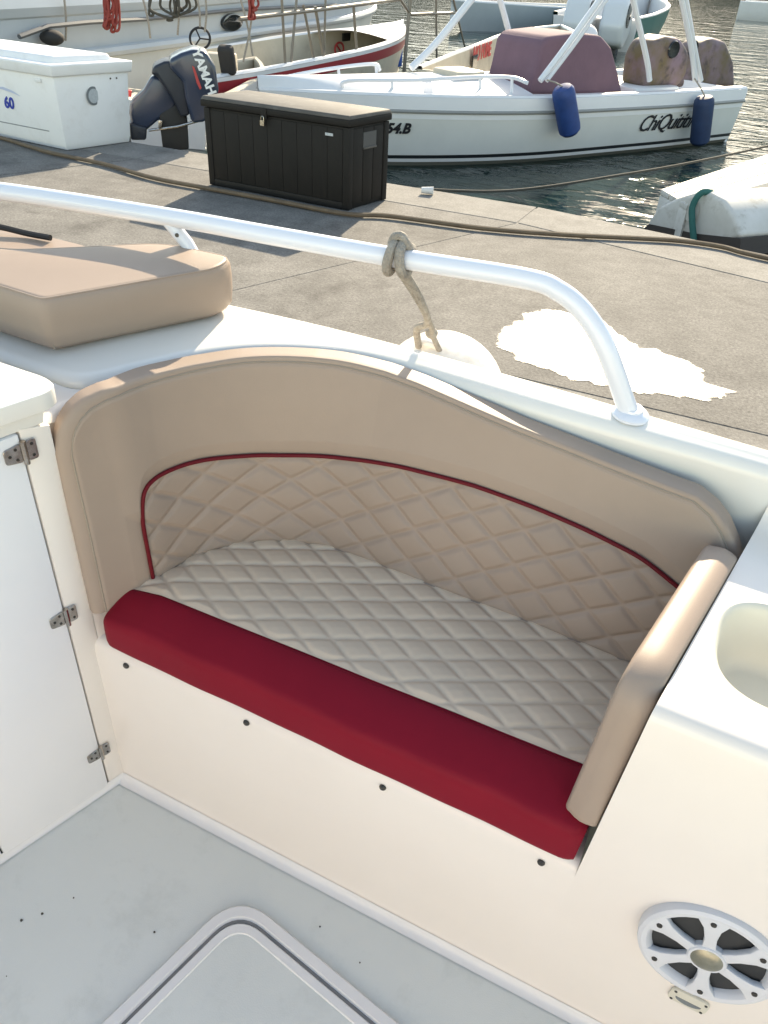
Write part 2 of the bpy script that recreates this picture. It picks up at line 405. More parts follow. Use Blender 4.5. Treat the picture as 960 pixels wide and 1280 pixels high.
def film_nodes():                              # the film of water breaks up into grains towards its rim
    m = MATS['wet_concrete']; t = m.node_tree; n = t.nodes; l = t.links; b = n['Principled BSDF']
    a_ = n.new('ShaderNodeAttribute'); a_.attribute_name = 'film'
    tc = n.new('ShaderNodeTexCoord'); no = n.new('ShaderNodeTexNoise'); no.inputs['Scale'].default_value = 28; no.inputs['Detail'].default_value = 6; no.inputs['Roughness'].default_value = .75
    l.new(tc.outputs['Object'], no.inputs['Vector'])
    ad_ = n.new('ShaderNodeMath'); ad_.operation = 'ADD'; l.new(a_.outputs['Fac'], ad_.inputs[0]); l.new(no.outputs['Fac'], ad_.inputs[1])
    mr = n.new('ShaderNodeMapRange'); mr.inputs[1].default_value = .82; mr.inputs[2].default_value = 1.02
    l.new(ad_.outputs[0], mr.inputs[0]); l.new(mr.outputs[0], b.inputs['Alpha'])
film_nodes()

# ================================================================== OUR BOAT (cockpit frame)
boat = thing('motor_boat', 'white motor boat cockpit with curved seating nook, rail and cabinet', 'boat', (0, 0, 0), 'boat')
def bp(name, g, m, parent=None, **kw): return part(name, g, m, parent or boat, 'boat', **kw)
Fy = .697                                  # plane of the seat front
BD = unit([.326, .946, 0]); BN = np.array([BD[1], -BD[0], 0]); B0 = np.array([-.841, .696, 0])   # bulkhead plane
def bulk(s, z, off=0): return B0+BD*s+BN*off+np.array([0, 0, z])
# floor
fl = [(-1.35, -1.15), (1.7, -1.15), (1.7, .70), (-.84, .70), tuple(bulk(-1.6, 0)[:2])]
bp('cockpit_floor', prism(fl, -.05, 0), 'floor_grey', smooth=False)
# coving: smooth light margin along the seat front and bulkhead
def cove(p0, p1, nrm, name):
    p0, p1, nrm = np.asarray(p0, float), np.asarray(p1, float), np.asarray(nrm, float)
    prof = [(.020, .0025), (.016, .003), (.011, .0045), (.007, .007), (.003, .012), (.0008, .020)]
    bp(name, grid(lambda u, v: p0+(p1-p0)*u+nrm*np.interp(v, np.linspace(0, 1, 6), [a for a, b in prof])+np.array([0, 0, np.interp(v, np.linspace(0, 1, 6), [b for a, b in prof])]), 12, 6), 'floor_border')
cove((-.845, Fy, 0), (1.7, Fy, 0), (0, -1, 0), 'floor_coving')
cove(bulk(0, 0), bulk(-1.5, 0), BN*.45, 'floor_coving')
# floor hatch
hc = np.array([-.475, .600]); hl = unit([-.26, -.966]); hr = unit([.985, -.17])
def hpoly(o):                              # outline moved inwards by o
    c = hc+hl*o*1.0+hr*o*1.0
    return [c, c+hl*(.85-2*o), c+hl*(.85-2*o)+hr*(.75-2*o), c+hr*(.75-2*o)]
def band(o0, o1, z, r0, r1):
    a, b = round_poly(hpoly(o0), r0, 8), round_poly(hpoly(o1), r1, 8)
    zs = .0035
    A = [[(p[0], p[1], zq) for p in q] for q, zq in ((a, zs), (np.array(a)*.85+np.array(b)*.15, z), (np.array(a)*.15+np.array(b)*.85, z), (b, zs))]
    return loft(A)
hatch = bp('floor_hatch', prism([tuple(p) for p in round_poly(hpoly(.046), .04, 8)], .002, .0065), 'floor_grey', smooth=False)
bp('hatch_rim', band(0, .025, .010, .085, .065), 'floor_border', hatch)
bp('lid_rim', band(.031, .052, .010, .062, .045), 'floor_border', hatch)
bp('gasket', band(.0250, .031, .0042, .064, .06), 'gasket_grey', hatch)
# seat front panel
def seat_front(u, v):
    x = -.86+u*(.093+.86); s = v
    prof = [(Fy, 0), (Fy, .22), (Fy, .425), (Fy+.002, .440), (Fy+.008, .449), (Fy+.018, .454), (Fy+.04, .455), (Fy+.6, .455)]
    k = np.linspace(0, 1, 8); return (x, np.interp(s, k, [p[0] for p in prof]), np.interp(s, k, [p[1] for p in prof]))
bp('seat_front', grid(seat_front, 24, 8), 'gelcoat', auto=80)
for X in (-.479, -.314, -.147, .025):
    x = X*1.6; z = .425
    sc = bp('screw', lathe([(.0062, 0), (.0062, .002), (.0045, .0042), (.001, .0045)], 12, (x, Fy-.0005, z), (0, -1, 0)), 'screw_dark')
# galley cabinet: front, rounded edge, top with the sink well, cove up to the gunwale
ZC = .84
sx0, sx1, sy0, sy1, srad = .147, .58, .772, .972, .065
def wall_x(y): return .093+.187*(y-Fy)
def sub(V, F):
    ids = sorted({i for q in F for i in q}); mp = {a: b for b, a in enumerate(ids)}
    return [V[i] for i in ids], [tuple(mp[i] for i in q) for q in F]
def cab_front(u, v):
    if v < .4: y, z = Fy, v/.4*(ZC-.022)
    else:
        a = (v-.4)/.6*math.pi/2; y, z = Fy+.022*(1-math.cos(a)), ZC-.022+.022*math.sin(a)
    return (wall_x(y)+u*(1.7-wall_x(y)), y, z)
def cab_back(u, v):
    a = v*math.pi/2; y, z = 1.130+.035*math.sin(a), ZC+.035*(1-math.cos(a))
    return (wall_x(y)+u*(1.7-wall_x(y)), y, z)
hole = [tuple(p) for p in round_poly([np.array(p) for p in ((sx0, sy0), (sx1, sy0), (sx1, sy1), (sx0, sy1))], srad*1.35, 14)]
def flat_with_hole(outer, inner, z):
    bm = bmesh.new(); es = []
    for loop in (outer, inner):
        vs_ = [bm.verts.new((p[0], p[1], z)) for p in loop]
        es += [bm.edges.new((vs_[i], vs_[(i+1) % len(vs_)])) for i in range(len(vs_))]
    bmesh.ops.triangle_fill(bm, edges=es, use_beauty=True)
    bm.verts.index_update()
    r = [tuple(v.co) for v in bm.verts], [tuple(v.index for v in f.verts) for f in bm.faces]; bm.free(); return r
y0_ = Fy+.022
outer = [(wall_x(y0_)+k/24*(1.7-wall_x(y0_)), y0_) for k in range(25)]+[(wall_x(1.13)+k/24*(1.7-wall_x(1.13)), 1.13) for k in range(24, -1, -1)]
cabo = bp('cabinet', join(grid(cab_front, 25, 14), flat_with_hole(outer, hole, ZC), grid(cab_back, 25, 8)), 'gelcoat', auto=75)
hp = np.array(hole)
rg = [(0, 0), (.0015, -.0006), (.004, -.0028), (.007, -.008), (.010, -.020), (.016, -.060), (.022, -.085), (.030, -.097), (.036, -.102), (.042, -.1035)]
bp('sink', loft([[(q[0], q[1], ZC+z) for q in inset2(resample(hp, 120), d)] for d, z in rg], True, False, True), 'sink_shade_gelcoat', cabo, auto=75)
# niche side wall beneath the cabinet top
bp('niche_wall', grid(lambda u, v: (wall_x(Fy+.004+u*.46)+.001, Fy+.004+u*.46, .44+v*(ZC-.012-.44)), 12, 8), 'gelcoat')
# bulkhead with door
bp('bulkhead', extrude([bulk(-.034, 0), bulk(.012, 0), bulk(.012, .925), bulk(-.034, .935)], -BN*.03), 'gelcoat', bevel=.003)
bp('bulkhead', extrude([bulk(.012, .40, -.028), bulk(.20, .40, -.028), bulk(.20, .90, -.028), bulk(.012, .915, -.028)], -BN*.01), 'gelcoat', smooth=False)
bp('bulkhead', extrude([bulk(.012, 0, -.0), bulk(.05, 0, -.0), bulk(.05, .524, -.0), bulk(.012, .524, -.0)], -BN*.03), 'gelcoat', smooth=False)
bp('bulkhead', extrude([bulk(-1.5, 0), bulk(-.272, 0), bulk(-.272, .935), bulk(-1.5, .935)], -BN*.03), 'door_white', bevel=.003)
bp('bulkhead_fascia', extrude([bulk(-1.5, .93, -.002), bulk(.004, .93, -.002), bulk(.010, .957, -.002), bulk(-1.5, .957, -.002)], -BN*.03), 'deck_gelcoat', bevel=.002)
door = bp('door', extrude([bulk(-.269, .012, .001), bulk(-.037, .012, .001), bulk(-.037, .928, .001), bulk(-.269, .928, .001)], -BN*.02), 'door_white', bevel=.003)
def hinge(z):
    c = bulk(-.0355, z, .001)
    h = bp('hinge', tube([c+BN*.004+np.array([0, 0, -.02]), c+BN*.004+np.array([0, 0, .02])], .0045, 10), 'steel')
    leafs = ([(-.004, -.017), (-.004, .017), (-.030, .0125), (-.030, -.0125)], [(.004, -.018), (.004, .018), (.020, .018), (.020, -.018)])
    for k, q in enumerate(leafs):
        q = round_poly([np.array(p) for p in q], .005, 3)
        bp('leaf', extrude([c+BD*p[0]+np.array([0, 0, p[1]]) for p in q], BN*.0028), 'steel', h, bevel=.0006, seg=1)
    for s, dz in ((-.012, .009), (-.012, -.009), (-.022, .0), (.013, .010), (.013, -.010)):
        bp('screw_head', lathe([(.0026, 0), (.0022, .0012)], 8, c+BD*s+np.array([0, 0, dz])+BN*.0027, BN), 'screw_dark', h)
for z in (.898, .545, .135): hinge(z)
# counter slab over the companionway
sp = [(-.826, .704), (-.832, .728), (-.860, .737), (-1.6, .72), tuple(bulk(-1.2, 0, .012)[:2]), ]
bp('counter_top', prism([tuple(p) for p in round_poly(sp, [.012, .012, .012, .02, .02], 5)], .957, .985), 'deck_gelcoat', bevel=.006, seg=3)
# deck and gunwale
Cn = catmull([(1.9, 1.17), (1.0, 1.17), (.5, 1.17), (.158, 1.169), (.011, 1.165), (-.171, 1.160), (-.33, 1.160), (-.47, 1.157), (-.555, 1.143), (-.63, 1.113), (-.696, 1.073), (-.745, 1.03), (-.782, .985), (-.812, .93), (-.837, .885), (-.858, .846), (-.885, .818), (-.93, .808), (-1.04, .808), (-1.3, .812), (-1.7, .815)], 6)
On = catmull([(1.9, 1.235), (1.0, 1.24), (.5, 1.24), (.153, 1.24), (0, 1.241), (-.324, 1.241), (-.596, 1.229), (-.828, 1.203), (-1.1, 1.155), (-1.4, 1.075), (-1.7, .97), (-2.1, .82)], 10)
On = resample(On, 400, False)
# outer point for every inner point: matched by x on the straight run, by arc length round the corner
fr = np.interp(Cn[:, 0]-.35*(Cn[:, 1] < 1.15)*(1.15-Cn[:, 1]), np.sort(On[:, 0]), np.argsort(On[:, 0]))
Om = np.array([[np.interp(f, np.arange(400), On[:, k]) for k in (0, 1)] for f in fr])
ZD, rr = .936, .024
rows = []
Tn = np.gradient(Cn, axis=0); Tn /= np.linalg.norm(Tn, axis=1)[:, None]
out = np.c_[Tn[:, 1], -Tn[:, 0]]            # pointing from the cockpit to the deck
To = np.gradient(Om, axis=0); To /= np.linalg.norm(To, axis=1)[:, None]
oo = np.c_[To[:, 1], -To[:, 0]]
L3 = lambda P, z: np.c_[P, np.full(len(P), z)]
zb = np.where(Cn[:, 0] < -.90, .895, .50)
rows.append(np.c_[Cn, zb]); rows.append(np.c_[Cn, np.maximum(zb, .80)])
for k in range(7):
    a = k/6*math.pi/2; rows.append(L3(Cn+out*rr*(1-math.cos(a)), ZD-rr+rr*math.sin(a)))
for k in range(1, 6): rows.append(L3((Cn+out*rr)*(1-k/6)+(Om-oo*.02)*k/6, ZD+.004*math.sin(math.pi*k/6)))
for k in range(6):
    a = k/5*math.pi/2; rows.append(L3(Om-oo*.02*(1-math.sin(a)), ZD-.02+.02*math.cos(a)))
for d, z in ((.004, .86), (.012, .845), (.0, .80), (-.03, .45), (-.12, -.1), (-.35, -.75)): rows.append(L3(Om+oo*d, z))
bp('deck', loft([list(map(tuple, r)) for r in rows], False), 'deck_gelcoat', auto=60)
# moulded cap between bulkhead and deck edge
capi = [bulk(-.9, .93, -.03), bulk(-.40, .93, -.03), bulk(-.10, .925, -.02), bulk(-.03, .92, -.01), bulk(.0, .922, -.010), bulk(.05, .905, -.030), bulk(.10, .90, -.030), bulk(.16, .90, -.030), bulk(.22, .90, -.030)]
capo = [(-1.65, .812, .93), (-1.3, .81, .93), (-1.0, .806, .926), (-.93, .806, .922), (-.895, .811, .918), (-.868, .832, .915), (-.848, .865, .913), (-.826, .905, .911), (-.79, .97, .91)]
capg = grid(lambda u, v: (1-v)*catmull(capi, 4)[int(round(u*32))]+v*catmull(capo, 4)[int(round(u*32))]+np.array([0, 0, .006*math.sin(math.pi*v)]), 33, 8)
bp('bulkhead_cap', capg, 'gelcoat')
# far side of the cockpit behind the viewer (lights the nook by reflection)
bp('side_wall', prism([(-1.5, -1.22), (1.9, -1.22), (1.9, -1.15), (-1.5, -1.15)], -.6, .93), 'gelcoat', bevel=.02, seg=3)
# rail
rp_ = catmull([(-.066, 1.206, .938), (-.080, 1.203, .962), (-.134, 1.196, 1.048), (-.178, 1.198, 1.092), (-.225, 1.199, 1.116), (-.285, 1.198, 1.123), (-.48, 1.175, 1.115), (-.72, 1.160, 1.104), (-.955, 1.160, 1.088), (-1.27, 1.078, 1.090), (-1.6, .975, 1.085), (-1.9, .87, 1.08)], 10)
rail = bp('rail', tube(rp_, .0165, 16), 'rail_white')
bp('foot_flange', lathe([(.031, 0), (.031, .004), (.027, .009), (.019, .012), (.018, .016)], 28, (-.065, 1.206, .9375), (0, 0, 1)), 'rail_white', rail)
bp('stanchion', tube([(-.956, 1.160, 1.088), (-.918, 1.168, 1.045), (-.85, 1.178, .936)], .013, 14), 'rail_white', rail)
bp('set_screw', lathe([(.004, 0), (.003, .003)], 8, (-.927, 1.153, 1.062), (.5, -.8, .2)), 'screw_dark', rail)
# loudspeaker in the cabinet front
spk = np.array([.300, Fy, .396]); RS = .099
_sa = rad(-6); _sr = np.array([[1, 0, 0], [0, math.cos(_sa), -math.sin(_sa)], [0, math.sin(_sa), math.cos(_sa)]])
def sbp(name, g, m, parent=None, **kw):       # the speaker sits tipped slightly upwards in its cut-out
    V = (np.asarray(g[0], float)-spk) @ _sr.T+spk+np.array([0, -.008, .016]); return bp(name, (V.tolist(), g[1]), m, parent, **kw)
s_ = sbp('loudspeaker', lathe([(RS*.97, -.03), (RS, -.0), (RS, .006), (RS*.985, .011), (RS*.93, .014), (RS*.86, .013), (RS*.81, .008), (RS*.79, .001)], 48, spk, (0, -1, 0), cap=False), 'speaker_white')
sbp('cone', lathe([(RS*.80, .0012), (RS*.45, .0022), (RS*.3, .004), (.001, .004)], 40, spk, (0, -1, 0)), 'speaker_black', s_)
sbp('dust_cap', lathe([(.0225, .008), (.0225, .0155), (.018, .0185), (.010, .0205), (.001, .021)], 28, spk, (0, -1, 0)), 'speaker_cap', s_)
sbp('hub', lathe([(.028, .002), (.028, .012), (.0255, .0155), (.022, .0155)], 28, spk, (0, -1, 0), cap=False), 'speaker_white', s_)
for k in range(6):
    a = rad(102+60*k); e = np.array([math.cos(a), 0, math.sin(a)]); t = np.array([-math.sin(a), 0, math.cos(a)])
    q = [(.022, -.0095), (.045, -.0085), (.066, -.012), (.082, -.021), (.090, -.024), (.090, .024), (.082, .021), (.066, .012), (.045, .0085), (.022, .0095)]
    sbp('spoke', extrude([spk+e*r+t*b+np.array([0, -.003, 0]) for r, b in q], (0, -.0105, 0)), 'speaker_white', s_, bevel=.0022)
    sbp('screw_head', lathe([(.0045, 0), (.0040, .002), (.001, .0022)], 10, spk+e*.080+np.array([0, -.0133, 0]), (0, -1, 0)), 'screw_dark', s_)
sbp('drain_slot', box(spk+np.array([-.005, -.0005, -RS-.001]), (.032, .012, .005)), 'groove_dark', s_)
# small vent plate under the speaker
vc = np.array([.3245, Fy, .2445])
vq = round_poly([np.array(p) for p in ((-.030, -.019), (.030, -.019), (.030, .019), (-.030, .019))], .012, 5)
vp = bp('vent_plate', extrude([vc+np.array([p[0], 0, p[1]]) for p in vq], (0, -.006, 0)), 'vent_cream', bevel=.002)
hm = [(-.020, .002)]+[(-.020*math.cos(t), .002-.012*math.sin(t)) for t in np.linspace(.15, math.pi-.15, 12)]+[(.020, .002)]
bp('slot', extrude([vc+np.array([p[0], -.0055, p[1]-.002]) for p in hm], (0, -.0012, 0)), 'badge_grey', vp, smooth=False)
for a in (-1, 1):
    for b in (-1, 1):
        bp('screw_head', lathe([(.0028, 0), (.002, .0015)], 8, vc+np.array([a*.0235, -.0058, b*.013]), (0, -1, 0)), 'screw_dark', vp)

sp_ = []
for x, y in ((53, 1142), (92, 1122), (27, 1150), (193, 1165), (450, 1203), (400, 1158), (430, 1100), (8, 1220), (370, 1230), (240, 1215)):
    p = pxb(x, y, .0015); r_ = random.uniform(.0012, .0028)
    sp_.append(prism([(p[0]+r_*math.cos(t)*random.uniform(.6, 1.4), p[1]+r_*math.sin(t)*random.uniform(.6, 1.4)) for t in np.linspace(0, 6.28, 8)[:-1]], .0003, .0015))
bp('dirt_specks', join(*sp_), 'screw_dark', kind='stuff', smooth=False)
# ================================================================== CUSHIONS
# ---- curved backrest: bottom line, lean and heights
BQ = catmull([(-.812, .716, .53), (-.789, .762, .545), (-.765, .803, .558), (-.738, .872, .565), (-.700, .930, .570), (-.644, .982, .570), (-.573, 1.017, .570), (-.494, 1.034, .570), (-.273, 1.034, .570), (-.116, 1.035, .570), (.075, 1.031, .570), (.150, 1.031, .570), (.185, 1.031, .570)], 24)
SL = np.r_[0, np.cumsum(np.linalg.norm(np.diff(BQ[:, :2], axis=0), axis=1))]; LT = SL[-1]
TT = np.gradient(BQ[:, :2], axis=0); TT /= np.linalg.norm(TT, axis=1)[:, None]
for _ in range(40): TT[1:-1] = (TT[:-2]+2*TT[1:-1]+TT[2:])/4
TT /= np.linalg.norm(TT, axis=1)[:, None]; OO = np.c_[-TT[:, 1], TT[:, 0]]
ztop_s = [0, .006, .014, .028, .045, .07, .11, .15, .20, .30, .40, .50, .56, .64, .75, .90, 1.00, 1.045, 1.075, 1.10, 1.125, 1.16]
ztop_z = [.868, .892, .908, .922, .931, .936, .936, .932, .930, .931, .930, .925, .921, .912, .900, .888, .882, .880, .866, .846, .815, .75]
zp_s = [.093, .095, .099, .107, .118, .139, .18, .22, .28, .35, .45, .56, .64, .70, .80, .90, 1.00, 1.03, 1.16]
zp_z = [.690, .712, .731, .749, .759, .765, .767, .765, .758, .754, .760, .777, .784, .788, .785, .777, .763, .752, .70]
def itp(s, A): return np.interp(s, SL, A)
def bframe(s):
    q = np.array([itp(s, BQ[:, k]) for k in range(3)]); o = np.array([itp(s, OO[:, 0]), itp(s, OO[:, 1]), 0]); return q, unit(o)
def lean(s): return np.interp(s, [0, .15, .5, 1.2], [.012, .045, .085, .090])
def ridge(d, wd=.0048): return .75*(1-math.exp(-(d/wd)**2))+.25*min(1, d/.022)
def diamond(a, b, W, Hh):
    p = (a/W+b/Hh); q = (a/W-b/Hh); nrm = 1/math.sqrt(1/W**2+1/Hh**2)
    dp = abs(p-round(p))*nrm; dq = abs(q-round(q))*nrm
    return ridge(dp)*ridge(dq), min(dp, dq)
def bpoint(s, z):
    q, o = bframe(s); k = (z-q[2])/.35
    return np.array([q[0]+o[0]*lean(s)*k, q[1]+o[1]*lean(s)*k, z]), o
def bsurf(s, t):
    zt = np.interp(s, ztop_s, ztop_z); q, o = bframe(s); z = q[2]+t*(zt-q[2])
    p, o = bpoint(s, z); zp = np.interp(s, zp_s, zp_z)
    de = min(zt-z, s*1.0+.0, LT-s, z-q[2]+.006)
    push = -.003*max(0, 1-de/.008)**2
    inside = s > .093 and z < zp
    if inside:
        d = min(zp-z, s-.093, z-q[2]+.002); e = min(1, max(d, 0)/.012)
        h, dm = diamond(s+.02, z-.57, .097, .067)
        wr = .0015*math.sin(s*31+z*17)*math.sin(z*53+1)
        push += .0058*h*e+.001+wr
    else:
        d = max(z-zp, .093-s) if s < .093 or z > zp else 0
        push += .007*min(1, (d/.03))**.7+.0015*math.sin(s*9+2)*math.sin(z*20)
    return p-o*push, inside
backrest = thing('backrest_cushion', 'tall curved beige backrest cushion with quilted lower panel and red piping', 'cushion', (-.3, 1.05, .57), 'boat')
nu, nv = 430, 150
ss = np.linspace(0, LT, nu); V = []; ins = np.zeros((nv, nu), bool)
for j in range(nv):
    for i in range(nu):
        p, k = bsurf(ss[i], j/(nv-1)); V.append(tuple(p)); ins[j, i] = k
F1, F2 = [], []
for j in range(nv-1):
    for i in range(nu-1):
        q = (j*nu+i, j*nu+i+1, (j+1)*nu+i+1, (j+1)*nu+i)
        (F1 if ins[j:j+2, i:i+2].sum() >= 2 else F2).append(q)
part('quilted_panel', sub(V, F1), 'vinyl_quilt', backrest, 'boat', auto=180)
part('plain_panel', sub(V, F2), 'vinyl', backrest, 'boat', auto=180)
pipe = [bpoint(.093, z)[0]-bframe(.093)[1]*.004 for z in np.linspace(.556, .690, 14)]
pipe += [bpoint(s, np.interp(s, zp_s, zp_z))[0]-bframe(s)[1]*.004 for s in np.r_[np.linspace(.0935, .14, 16), np.linspace(.15, LT-.03, 90)]]
pipe = np.array(pipe)
for _ in range(4): pipe[1:-1] = (pipe[:-2]+2*pipe[1:-1]+pipe[2:])/4
part('piping', tube(pipe, .0037, 10), 'piping_red', backrest, 'boat')
# border band round the face
ol = [(0, t) for t in np.linspace(0, 1, 40)]+[(s/LT, 1) for s in np.linspace(.002, LT, 260)]+[(1, t) for t in np.linspace(.98, 0, 20)]
fp = np.array([bsurf(a*LT, t)[0] for a, t in ol]); fo = np.array([bframe(a*LT)[1] for a, t in ol])
fc = np.array([bsurf(min(max(a*LT, .05), LT-.05), min(t, .85))[0] for a, t in ol])
tg = np.gradient(fp, axis=0); tg /= np.linalg.norm(tg, axis=1)[:, None]
for _ in range(6): tg[1:-1] = (tg[:-2]+2*tg[1:-1]+tg[2:])/4
tg /= np.linalg.norm(tg, axis=1)[:, None]
od = np.cross(fo, tg); od /= np.linalg.norm(od, axis=1)[:, None]
od *= np.sign(((fp-fc)*od).sum(1))[:, None]
th = np.interp([a*LT for a, t in ol], [0, .05, .15, .5], [.012, .02, .03, .034])
bul = np.interp([a*LT for a, t in ol], [0, .02, .10, .25, 1.05, 1.1], [.022, .021, .014, .009, .009, .012])
rings = []
for k in range(12):
    f = min(k/7, 1)*math.pi/2; ex_ = max(0, k-7)/4
    rings.append([tuple(fp[i]+fo[i]*(.55*bul[i]*(1-math.cos(f))+th[i]*ex_)+od[i]*bul[i]*math.sin(f)) for i in range(len(fp))])
part('border', loft(rings, False), 'vinyl', backrest, 'boat', auto=180)
part('edge_seam', tube(fp-fo*.0005, .0014, 6), 'thread', backrest, 'boat')
bot = [tuple(bsurf(s, 0)[0]+np.array([0, 0, .001])) for s in np.linspace(0, LT, 200)]
bott = [tuple(bsurf(s, 0)[0]+bframe(s)[1]*.045+np.array([0, 0, -.004])) for s in np.linspace(0, LT, 200)]
part('underside', loft([bot, bott], False), 'vinyl', backrest, 'boat')
part('bottom_seam', tube([np.array(p) for p in bot], .0022, 6), 'vinyl', backrest, 'boat')

# ---- seat cushion: red bolster in front, quilted top behind
seat = thing('seat_cushion', 'quilted grey beige seat cushion with a red front bolster', 'cushion', (-.36, .85, .46), 'boat')
def xl(y): return float(np.interp(y, [.68, .76, .80, .87, .93, .98, 1.02, 1.05, 1.08], [-.806, -.806, -.795, -.762, -.722, -.668, -.60, -.52, -.50]))
def xr(y): return wall_x(y)-.012
ZS = .576
def yseam(x): return float(np.interp(x, [-.81, -.742, .053, .10], [.762, .764, .790, .791]))
def seat_top(u, v):
    y0 = yseam(-.4); y = None
    x = -.81+u*.90
    for _ in range(2):
        y = yseam(x)+v*(1.065-yseam(x)); x = xl(y)+u*(xr(y)-xl(y))
    h, dm = diamond(x+.03, y-.77, .094, .053)
    e = min(1, (y-yseam(x))/.012)
    edge = max(0, 1-(xr(y)-x)/.03)**2*.012
    z = ZS-.004+.0052*h*e+.0012*math.sin(x*23+y*11)*math.sin(y*37)-edge-.018*max(0, 1-(x+.806)/.085)
    return (x, y, z)
part('quilted_top', grid(seat_top, 420, 150), 'vinyl_seat', seat, 'boat', auto=180)
bprof = [(.030, .455), (.004, .458), (-.004, .466), (-.006, .485), (-.006, .512), (-.005, .532), (.000, .543), (.010, .550), (.026, .557), (.046, .565), (.066, .571), (.080, .573), (.088, .570)]
bpr = catmull([(a, b) for a, b in bprof], 4)
def bolster(u, v):
    k = v*(len(bpr)-1); i = int(min(k, len(bpr)-2)); p = bpr[i]+(bpr[i+1]-bpr[i])*(k-i)
    x = -.806+u*(.082+.806); sc = (yseam(x)-Fy)/.090
    endr = .010*(max(0, 1-(1-u)*40)**2)+.006*(max(0, 1-u*60)**2)
    y = Fy+(p[0] if p[0] < .01 else .01+(p[0]-.01)*sc)+endr
    wv = .0018*math.sin(x*17)*math.sin(v*3.1)+.0012*math.sin(x*41+1)*math.sin(v*3.1)
    return (x, y-wv, p[1]-endr*.5-.018*max(0, 1-(x+.806)/.085)*min(1, max(0, (p[1]-.50)/.06)))
bol = part('bolster', grid(bolster, 120, len(bpr)), 'vinyl_red', seat, 'boat', auto=180)
for u in (0, 1):
    ring = [bolster(u, k/44) for k in range(45)]
    c = np.mean(ring, axis=0)
    part('end_cap', ([tuple(c+np.array([(.004 if u else -.004), 0, 0]))]+ring+[(ring[-1][0], ring[-1][1], .455)], [(0, i, i+1) for i in range(1, 46)]+[(0, 46, 1)]), 'vinyl_red', seat, 'boat', auto=180)
part('cushion_core', prism([(-.795, .74), (.075, .74), (.12, 1.0), (.12, 1.06), (-.52, 1.06), (-.66, .985), (-.75, .87), (-.795, .78)], .456, .535), 'vinyl_seat', seat, 'boat', smooth=False)
part('seam', tube([np.array([x, yseam(x)-.001, ZS-.006-.018*max(0, 1-(x+.806)/.085)]) for x in np.linspace(-.80, .085, 60)], .0018, 6), 'vinyl_red', seat, 'boat')

# ---- side pad on the cabinet wall
ad = unit([.187, .982, 0]); an = np.array([-ad[1], ad[0], 0])       # along the wall, off the wall
a0 = np.array([.093, .690, 0])
prof = round_poly([np.array(p) for p in ((.004, .556), (.018, .70), (.024, .850), (.36, .848), (.40, .82), (.40, .56))], [.02, .10, .10, .03, .03, .01], 10)
prof = resample(prof, 110)
cpf = prof.mean(0)
def padring(off, ins):
    Q = inset2(prof, ins) if True else prof
    return [tuple(a0+ad*q[0]+an*off+np.array([0, 0, q[1]])) for q in Q]
ar = np.sum(prof[:, 0]*np.roll(prof[:, 1], -1)-np.roll(prof[:, 0], -1)*prof[:, 1])
sg = 1 if ar > 0 else -1
TH = .054
rings = [padring(.004, .003*sg), padring(.008, 0)]
for k in range(1, 5): rings.append(padring(.008+(TH-.017)*k/4, -.004*math.sin(math.pi*k/4)*sg))
for k in range(1, 7):
    a = k/6*math.pi/2; rings.append(padring(TH-.009+.009*math.sin(a), .009*(1-math.cos(a))*sg))
Q = inset2(prof, .009*sg)
for k in range(1, 6):
    t = k/6; rings.append([tuple(a0+ad*q[0]+an*(TH+.004*t)+np.array([0, 0, q[1]])) for q in (cpf+(Q-cpf)*(1-t))])
armpad = thing('side_pad', 'plain beige side pad wrapped over the seat end beside the sink cabinet', 'cushion', (.10, .70, .56), 'boat')
part('pad', loft(rings, True, True, True), 'vinyl', armpad, 'boat', auto=60)
# ---- sunbathing pads on the foredeck
p1 = round_poly([np.array(p) for p in ((-.962, .850), (-.812, 1.118), (-.822, 1.178), (-.965, 1.160), (-1.07, 1.052), (-1.16, .968), (-1.45, .935), (-1.45, .845))], [.012, .05, .05, .05, .04, .04, .03, .03], 7)
zt1 = 1.040
pad = thing('sunbed_pad', 'thick beige boxed sunbed pad on the white deck above the seating nook', 'cushion', (-1.0, 1.0, .938), 'boat')
part('pad', cushion(p1, .944, zt1, .0105, .008, 260), 'vinyl', pad, 'boat', auto=70)
P1 = inset2(resample(p1, 200), .004)
part('top_seam', tube(np.c_[P1, np.full(200, zt1-.0022)], .0016, 6, True), 'vinyl', pad, 'boat')
part('corner_seam', tube([(-.9605, .8545, .95), (-.9625, .8515, .99), (-.9615, .8535, 1.03)], .0012, 6), 'thread', pad, 'boat')
p2 = round_poly([np.array(p) for p in ((-1.10, 1.085), (-1.13, 1.125), (-1.23, 1.118), (-1.36, 1.075), (-1.65, .985), (-1.5, .968), (-1.215, .985))][::-1], .02, 5)
pad2 = thing('sunbed_pad', 'thin flat beige pad lying behind the boxed sunbed pad under a dark strap', 'cushion', (-1.3, 1.05, .938), 'boat')
part('pad', cushion(p2, .942, 1.0, .010, .004, 160), 'vinyl', pad2, 'boat', auto=70)
solo('strap', 'short dark strap lying on the thin flat pad at the rail', 'strap', tube(catmull([(-1.50, 1.03, 1.004), (-1.38, 1.062, 1.012), (-1.31, 1.085, 1.014), (-1.25, 1.103, 1.008), (-1.20, 1.112, 1.008)], 6), .006, 8), 'black_rubber', (-1.3, 1.08, 1.0), 'boat')

